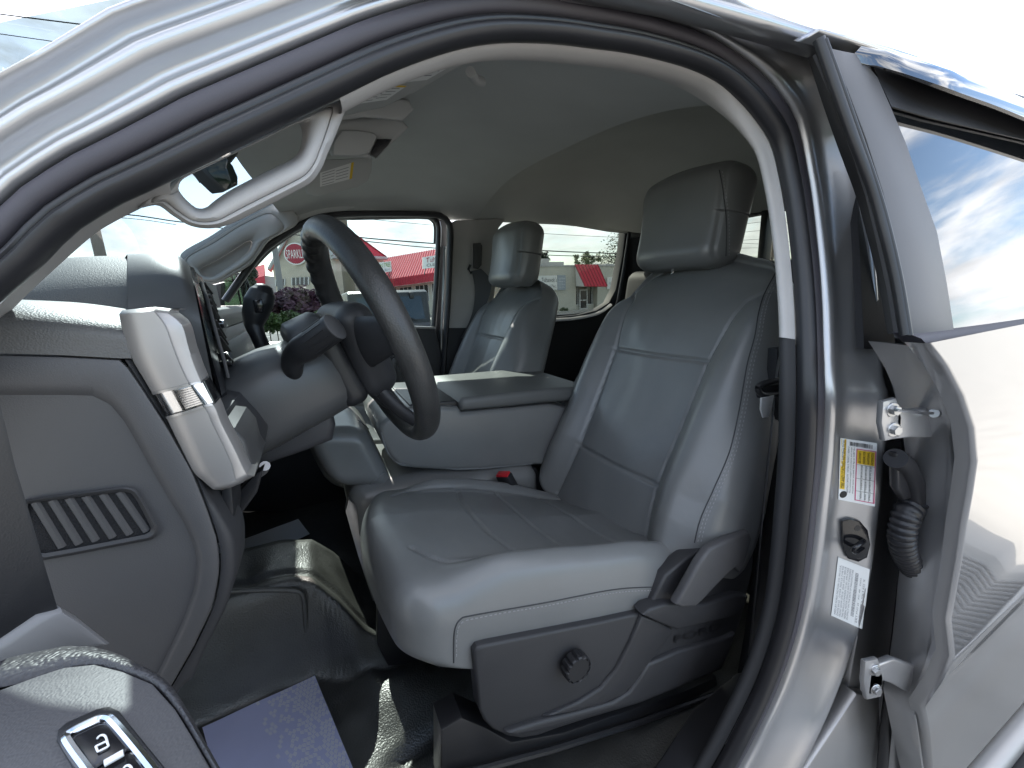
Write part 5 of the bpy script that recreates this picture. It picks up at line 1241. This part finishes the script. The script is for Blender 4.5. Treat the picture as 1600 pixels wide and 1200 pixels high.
for (x0, y0, x1, y1, k) in ((432, 437, 446, 447, 3), (457, 434, 483, 446, 4), (519, 425, 531.5, 437, 2)):
    q = [gpt(x0, y0, .03), gpt(x1, y0 - (1 if x1 < 500 else .5), .03), gpt(x1, y1 - 1, .03), gpt(x0, y1, .03)]
    if x0 > 515: q = [U(x0, y0, 46), U(x1, y0, 47), U(x1, y1, 47), U(x0, y1, 46)]
    wn = MB().slab(q, GN * .06, 0).build("window", "dark_glass", mk, smooth=False); mb = MB()
    for j in range(k + 1):
        a, b = q[0].lerp(q[1], j / k), q[3].lerp(q[2], j / k); mb.tube([a + GN * .08, b + GN * .08], .05, 4)
    mb.build("frame", "white_trim", wn, smooth=False)
sg = thing("oval_sign", "oval red market sign with white rim on the tan gable", "sign", gpt(463, 397, .3))
c = gpt(464, 397, .12); hx = (gpt(482, 397, .12) - gpt(446.5, 398, .12)).length / 2; hz = (gpt(464, 381, .12) - gpt(464, 415, .12)).length / 2
def ell(s, o): return [c + GX * hx * s * math.cos(t) + Vector((0, 0, hz * s * math.sin(t))) + GN * o for t in [2 * math.pi * k / 48 for k in range(48)]]
MB().slab(ell(1, 0), GN * .15, 0).build("sign_rim", "sign_white", sg, angle=30); MB().slab(ell(.90, .155), GN * .02, 0).build("sign_face", "sign_red", sg, angle=30)
mb = MB(); a = c - GX * hx * .78 + GN * .19 - Vector((0, 0, hz * .42)); b = c + GX * hx * .78 + GN * .19 - Vector((0, 0, hz * .42)); wall_text(mb, a, b, Vector((0, 0, hz * .80)), "SPARKLE"); mb.build("lettering", "sign_white", sg)

# --- long wing with red roof
wgt = thing("shop_row", "long low shop row under a pale red standing-seam roof", "building", U(650, 470, 44))
rt0, rt1 = U(597, 404, 56), U(770, 374, 42); rb0, rb1 = U(576, 441, 50), U(770, 412, 37)
rf = empty("roof", rb0, wgt)
MB().slab([rt0, rt1, rb1, rb0], (0, .1, -.12), 0).build("roof_sheet", "red_roof", rf, smooth=False)
mb = MB()
for k in range(46): mb.tube([rt0.lerp(rt1, k / 45) + Vector((0, -.03, .05)), rb0.lerp(rb1, k / 45) + Vector((0, -.03, .05))], .045, 4)
mb.build("roof_ribs", "white_pink" if "white_pink" in M else m_("white_pink", (.58, .26, .27), .9, 0, spec=.2), rf)
f0, f1 = Vector((rb0.x, rb0.y, U(576, 453, 50).z)), Vector((rb1.x, rb1.y, U(770, 427, 37).z))
MB().slab([rb0 + Vector((0, -.02, -.03)), rb1 + Vector((0, -.02, -.03)), f1, f0], (0, .3, 0), 0).build("fascia", "red_roof", rf, smooth=False)
mb = MB()
for k in range(70): mb.tube([rb0.lerp(rb1, k / 69) + Vector((0, -.05, -.05)), f0.lerp(f1, k / 69) + Vector((0, -.05, 0))], .03, 4)
mb.build("fascia_ribs", "red_dark", rf)
g0, g1 = f0 + Vector((0, 2.2, 0)), f1 + Vector((0, 2.2, 0)); z0 = gz(0, 45)
MB().slab([g0, g1, Vector((g1.x, g1.y, z0)), Vector((g0.x, g0.y, z0))], (0, .4, 0), 0).build("wall", "cream_wall", wgt, smooth=False)
for k in range(7):
    a, b = g0.lerp(g1, .03 + k * .14), g0.lerp(g1, .14 + k * .14); a = a + Vector((0, -.06, -.25)); b = b + Vector((0, -.06, -.25))
    wn = MB().slab([a, b, b + Vector((0, 0, -1.7)), a + Vector((0, 0, -1.7))], (0, .05, 0), 0).build("window", "dark_glass", wgt, smooth=False)
    mb = MB()
    for j in range(4): p = a.lerp(b, j / 3) + Vector((0, -.03, 0)); mb.tube([p, p + Vector((0, 0, -1.7))], .05, 4)
    mb.build("frame", "white_trim", wn, smooth=False)
def rsign(px, yd, lines, label, nm="roof_sign"):
    (x0, y0), (x1, y1), (x2, y2), (x3, y3) = px; q = [U(a, b, yd) for a, b in px]
    s = thing(nm, label, "sign", sum(q, Vector()) / 4); MB().slab(q, (0, .3, 0), 0).build("sign_board", "sign_white", s, smooth=False)
    for t, v0, v1, u0, u1, mt in lines:
        mb = MB(); f = lambda u, v: q[3].lerp(q[2], u0 + (u1 - u0) * u).lerp(q[0].lerp(q[1], u0 + (u1 - u0) * u), v0 + (v1 - v0) * v) + Vector((0, -.03, 0)); text_on(mb, f, t); mb.build("lettering", mt, s)
    for u in (.1, .9): 
        p = q[3].lerp(q[2], u) + Vector((0, .15, 0)); MB().tube([p, p + Vector((0, .6, -.5))], .05, 5).build("post", "pole_grey", s)
rsign([(577, 412), (611, 408), (612, 424), (582, 428)], 47, [("LEMON TREE", .48, .9, .1, .96, "sign_green"), ("Diner 884", .10, .36, .2, .9, "sign_grey")], "white sign with green letters on the red roof")
rsign([(661, 402), (706, 395), (706, 415), (661, 420)], 40, [("Tuhanick's", .5, .92, .1, .97, "sign_red"), ("CLEANERS", .14, .38, .12, .9, "ink")], "white sign with dark red letters by the window frame")
# distant buildings at the left
fb_ = thing("distant_store", "low grey store with a bright red roof beyond the mirror", "building", U(400, 470, 75))
p = [U(a, b, 75) for a, b in ((380, 440), (413, 431), (416, 470), (380, 472))]; MB().slab(p, (0, 4, 2), 0).build("roof", "red_roof", fb_, smooth=False)
p = [U(a, b, 76) for a, b in ((410, 430), (432, 433), (432, 500), (380, 500), (380, 470), (416, 470))]; MB().slab(p, (0, 6, 0), 0).build("wall", "roof_box", fb_, smooth=False)

# --- parked off-roader in front of the far window
jp_ = thing("parked_offroader", "dark blue parked off-roader with black hard top seen from behind", "car", (U(600, 500, 9.5).x, 9.5, -1.6))
jx0, jx1 = U(538, 460, 9.5).x, U(676, 460, 9.5).x; jz = U(610, 455, 9.5).z; JY = 9.5; jb = -1.62
def jslab(nm, pts, x0, x1, mt, bev=.04): return slab(nm, [Vector((x0, JY + a, b)) for a, b in pts], (x1 - x0, 0, 0), mt, jp_, bev, 3)
jslab("body", [(.0, jb + .45), (.0, jb + 1.02), (1.9, jb + 1.04), (3.5, jb + 1.0), (3.6, jb + .5)], jx0 - .04, jx1 + .04, "navy")
jslab("hard_top", [(.05, jb + 1.0), (.16, jz - .03), (.30, jz + .02), (1.9, jz - .0), (2.15, jz - .06), (2.6, jb + 1.05)], jx0 + .06, jx1 - .06, "hardtop", .06)
q = [Vector((jx0 + .2, JY + .045, jb + 1.10)), Vector((jx1 - .2, JY + .045, jb + 1.10)), Vector((jx1 - .24, JY + .135, jz - .12)), Vector((jx0 + .24, JY + .135, jz - .12))]
MB().slab(q, (0, .02, 0), 0).build("rear_window", "dark_glass", jp_, smooth=False)
MB().box(((jx1 - .45), JY + .11, jz - .1), (.05, .03, .07), bev=.015).build("glass_hinge", "hardtop", jp_)
MB().tube([Vector((jx0 + 1.0, JY + .0, jb + 1.16)), Vector((jx0 + 1.35, JY + .0, jb + 1.13)), Vector((jx0 + 1.5, JY - .0, jb + 1.06))], .012, 6).build("rear_wiper", "hardtop", jp_)
for a, b in ((.35, 1.0), (1.12, 1.75)):
    MB().slab([Vector((jx0 + .045, JY + a, jb + 1.12)), Vector((jx0 + .045, JY + b, jb + 1.12)), Vector((jx0 + .075, JY + b, jz - .12)), Vector((jx0 + .075, JY + a + .05, jz - .12))], (.03, 0, 0), 0).build("side_window", "dark_glass", jp_, smooth=False)
MB().box((jx0 - .22, JY + 2.35, jb + 1.22), (.12, .06, .12), bev=.04).build("door_mirror", "navy", jp_)
for x in (jx0, jx1):
    for y in (.75, 3.0): MB().disc((x - .12, JY + y, jb + .40), (1, 0, 0), .40, .24, 28).build("wheel", "rubber", jp_)
MB().disc(((jx0 + jx1) / 2, JY - .02, jb + .95), (0, -1, 0), .36, .22, 32).build("spare_wheel", "rubber", jp_)

# --- poles and wires
def pole(px, pyt, y, r, label, mt, nm="utility_pole", lean=0):
    t = U(px, pyt, y); b = Vector((t.x + lean, y, gz(t.x, y))); top = t + (t - b).normalized() * 3.0
    o = MB().tube([b, t, top], [r, r * .8, r * .7], 10).build(nm, mt); tag(o, label, nm.split("_")[-1]); return top
pole(143, 340, 30, .30, "grey wooden pole seen through the windscreen", "pole_wood")
pole(428, 380, 24, .16, "slim grey lamp pole before the tan gable", "pole_grey", "lamp_post")
pole(534, 345, 20, .27, "thick grey pole behind the steering wheel rim", "pole_wood")
pole(1212, 345, 26, .16, "leaning pole in the cab rear window", "pole_wood")
def wire(pts, y, label, r=.02):
    o = MB().tube(resample([U(a, b, y) for a, b in pts], 24), r, 5).build("power_line", "wire"); tag(o, label, "power line", "overhead power lines")
wire([(300, 346), (430, 357), (560, 371), (684, 381), (836, 391), (985, 397), (1250, 405)], 24, "upper dark power line crossing both far windows", .035)
wire([(300, 352), (430, 364), (570, 377), (682, 388), (840, 398), (985, 402), (1250, 408)], 24, "second power line just under the dark one", .026)
wire([(380, 325), (560, 341), (690, 353), (835, 364), (985, 372), (1250, 384)], 26, "thin high power line near the window tops", .014)
wire([(-60, 318), (185, 334), (275, 346), (340, 352)], 26, "power line low in the windscreen", .03)
wire([(-60, 330), (185, 340), (275, 351)], 26, "faint lower power line in the windscreen", .015)
wire([(-80, 12), (0, 22), (160, 42), (400, 70)], 16, "power line in the white sky above the roof", .016)
wire([(-80, 43), (0, 53), (92, 66), (300, 95)], 16, "lower power line in the white sky above the roof", .010)
for k in range(5):
    wire([(1150, 352 + 12 * k), (1205, 346 + 14 * k), (1260, 352 + 15 * k)], 22 + k, "one of the tangled lines in the cab rear window", .014)

# --- plants
def crown(center, size, n, leaf, clusters, seed, stretch=1.0, spiky=0):
    rg = random.Random(seed); mb = MB(); C_ = []
    for _ in range(clusters):
        while True:
            v = Vector((rg.uniform(-1, 1), rg.uniform(-1, 1), rg.uniform(-1, 1)))
            if v.length < 1: break
        C_.append((Vector((v.x * size[0], v.y * size[1], v.z * size[2])) * .85, rg.uniform(.22, .44) * min(size)))
    for i in range(n):
        c, r = C_[i % clusters]; g = Vector((rg.gauss(0, 1), rg.gauss(0, 1), rg.gauss(0, 1))).normalized() * r * rg.uniform(.3, 1.25)
        p = Vector(center) + c + g; a = Vector((rg.gauss(0, 1), rg.gauss(0, 1), rg.gauss(0, 1))).normalized(); b = a.orthogonal().normalized()
        l = leaf * rg.uniform(.6, 1.4); mb.add([p - a * l, p + b * l * .45, p + a * l, p - b * l * .45], [(0, 1, 2, 3)])
    return mb
def tree(nm, label, cat, base, cz_, size, n, leaf, mt, seed, clusters=40, trunk=.12, group=None):
    t = thing(nm, label, cat, base, group); ctr = Vector((base[0], base[1], cz_))
    crown(ctr, size, n, leaf, clusters, seed).build("crown", mt, t, smooth=False)
    rg = random.Random(seed); mb = MB(); mb.tube([Vector(base), Vector(base).lerp(ctr, .6) + Vector((.1, 0, 0)), ctr], [trunk, trunk * .8, trunk * .4], 8)
    for _ in range(6):
        s_ = Vector(base).lerp(ctr, rg.uniform(.5, .9)); mb.tube([s_, s_ + Vector((rg.uniform(-.7, .7) * size[0], rg.uniform(-.7, .7) * size[1], rg.uniform(.3, .8) * size[2]))], [trunk * .4, trunk * .12], 5)
    mb.build("trunk", "bark", t)
def at(px, py, y): return U(px, py, y)
def ptree(px, pyc, y, wpx, hpx, n, leaf, mt, seed, nm, label, cat="tree", clusters=40, trunk=.12, group=None):
    c = at(px, pyc, y); k = (at(px + 1, pyc, y) - c).length; kz = (at(px, pyc + 1, y) - c).length
    tree(nm, label, cat, (c.x, y, gz(c.x, y)), c.z, (wpx * k / 2, wpx * k / 2, hpx * kz / 2), n, leaf, mt, seed, clusters, trunk, group)
ptree(468, 477, 20, 104, 50, 6500, .10, "leaf_purple", 11, "plum_tree", "purple-leaved plum tree on the verge", clusters=70, trunk=.10)
hd_ = thing("hedge", "clipped green hedge along the verge under the purple tree", "hedge", at(440, 512, 18.0))
mb = MB()
for k, px in enumerate(range(372, 520, 12)):
    c = at(px, 503, 18); crown(c + Vector((0, 0, -.05)), (.45, .35, .42), 900, .075, 12, 100 + k); mb_ = crown(c, (.45, .35, .40), 900, .075, 12, 200 + k); mb.add(mb_.v, mb_.f)
mb.build("foliage", "leaf_green", hd_, smooth=False)
mb = MB()
for px in range(372, 520, 12): c = at(px, 510, 18); mb.tube([Vector((c.x, c.y, gz(c.x, 18) + .1)), c], .02, 5)
mb.build("stems", "bark", hd_)
ptree(376, 428, 60, 50, 62, 3600, .30, "leaf_dark", 21, "evergreen_tree", "dark evergreen tree behind the door mirror", clusters=50, trunk=.3)
ptree(340, 455, 70, 60, 40, 2600, .35, "leaf_dark", 22, "evergreen_tree", "broad dark tree at the far left end", clusters=40, trunk=.3)
ptree(972, 402, 44, 62, 84, 4200, .16, "leaf_mid", 23, "street_tree", "tall loose green tree above the cream shop roof", clusters=46, trunk=.2)
ptree(914, 405, 54, 46, 22, 2200, .18, "leaf_lime", 24, "roofline_bush", "yellow green bushy tree behind the red awning", clusters=30, trunk=.15)
ptree(846, 404, 58, 22, 26, 1600, .22, "leaf_dark", 25, "roofline_tree", "small dark tree next to the passenger headrest", clusters=20, trunk=.15)
ptree(881.5, 484, 35, 12, 10, 700, .05, "leaf_green", 26, "low_shrub", "small round shrub at the foot of the cream wall", "shrub", 12, .03)

# unseen woods added behind the camera to give the paint dark reflections
fw_ = MB()
xs = [-60 + 3 * k for k in range(41)]
prof = [3.6 + 1.4 * noise.noise(Vector((x * .13, 1, 1))) + 1.2 * noise.noise(Vector((x * .5, 2, 1))) for x in xs]
fw_.loft([[Vector((x, -24, -1.7)) for x in xs], [Vector((x, -24 - .6 * noise.noise(Vector((x, 3, 3))), -1.6 + h * .45)) for x, h in zip(xs, prof)], [Vector((x, -25, -1.6 + h * .8)) for x, h in zip(xs, prof)], [Vector((x, -27, -1.6 + h)) for x, h in zip(xs, prof)], [Vector((x, -30, -1.7)) for x in xs]])
for k in range(40):
    c_ = crown((xs[k], -24.5, -1.6 + prof[k] * .55), (2.2, 1.0, prof[k] * .5), 90, .4, 9, 500 + k); fw_.add(c_.v, c_.f)
o = fw_.build("unseen_woods", "leaf_mid", None, smooth=False); tag(o, "unseen wooded strip added behind the viewer for dark reflections", "woods", kind="stuff")
# ================================================================ sky and sun
SUN = Vector((-.13, 1.0, .79)).normalized()
el = math.asin(SUN.z); az = math.atan2(SUN.x, SUN.y)
w = bpy.data.worlds.new("World"); SC.world = w; w.use_nodes = True
nt = w.node_tree; N = nt.nodes; bg = N["Background"]
sky = N.new("ShaderNodeTexSky"); sky.sky_type = "NISHITA"; sky.sun_disc = False; sky.sun_elevation = el; sky.sun_rotation = az; sky.air_density = 1.0; sky.dust_density = .8; sky.ozone_density = 1.2
tc = N.new("ShaderNodeTexCoord"); mp = N.new("ShaderNodeMapping"); mp.inputs["Scale"].default_value = (1.6, 1.6, 4.5); mp.inputs["Location"].default_value = (.4, 2.2, .3)
nz = N.new("ShaderNodeTexNoise"); nz.inputs["Scale"].default_value = 1.9; nz.inputs["Detail"].default_value = 9; nz.inputs["Roughness"].default_value = .58; nz.inputs["Distortion"].default_value = .25
rp = N.new("ShaderNodeMapRange"); rp.inputs["From Min"].default_value = .43; rp.inputs["From Max"].default_value = .60; rp.interpolation_type = "SMOOTHSTEP"
nt.links.new(tc.outputs["Generated"], mp.inputs[0]); nt.links.new(mp.outputs[0], nz.inputs["Vector"]); nt.links.new(nz.outputs["Fac"], rp.inputs["Value"])
nz2 = N.new("ShaderNodeTexNoise"); nz2.inputs["Scale"].default_value = 5; nz2.inputs["Detail"].default_value = 6; nt.links.new(mp.outputs[0], nz2.inputs["Vector"])
cr = N.new("ShaderNodeMapRange"); cr.inputs["From Min"].default_value = .3; cr.inputs["From Max"].default_value = .75; cr.inputs["To Min"].default_value = .55; cr.inputs["To Max"].default_value = 1.15
nt.links.new(nz2.outputs["Fac"], cr.inputs["Value"])
cl = N.new("ShaderNodeVectorMath"); cl.operation = "SCALE"; cl.inputs[0].default_value = (7.2, 7.3, 7.5); nt.links.new(cr.outputs[0], cl.inputs["Scale"])
mx = N.new("ShaderNodeMix"); mx.data_type = "RGBA"; nt.links.new(rp.outputs[0], mx.inputs[0]); nt.links.new(sky.outputs[0], mx.inputs[6]); nt.links.new(cl.outputs[0], mx.inputs[7])
nt.links.new(mx.outputs[2], bg.inputs["Color"]); bg.inputs["Strength"].default_value = .15
sd = bpy.data.lights.new("sun", "SUN"); so = bpy.data.objects.new("sun", sd); COL.objects.link(so)
sd.energy = 5.0; sd.angle = math.radians(.53); sd.color = (1, .95, .87)
so.rotation_euler = (-SUN).to_track_quat("-Z", "Y").to_euler(); so.location = (0, 0, 30)
SC.view_settings.view_transform = "Standard"; SC.view_settings.look = "None"; SC.view_settings.gamma = 1; SC.view_settings.exposure = 1.75
SC.cycles.max_bounces = 10; SC.cycles.diffuse_bounces = 5; SC.cycles.transparent_max_bounces = 16; SC.cycles.caustics_reflective = False; SC.cycles.caustics_refractive = False
SC.cycles.sample_clamp_indirect = 8
# ground
gp = [Vector((x, y, -1.6 - .5 * float(sstep(8, 40, y)))) for x, y in []]
mb = MB(); xs = [-900, -300, -120, -60, -30, -15, -6, -2, 0, 2, 4, 8, 20, 50, 120, 300, 900]; ys = [-900, -300, -100, -40, -15, -6, -2, 0, 2, 4, 8, 12, 16, 20, 26, 32, 40, 60, 120, 300, 900]
mb.loft([[Vector((x, y, -1.6 - .5 * float(sstep(8, 40, y)))) for x in xs] for y in ys])
M["asphalt"] = mat("asphalt", (.29, .275, .25), .9, var=.15, vscale=3)
g = mb.build("ground", "asphalt", angle=180); g["kind"] = "structure"
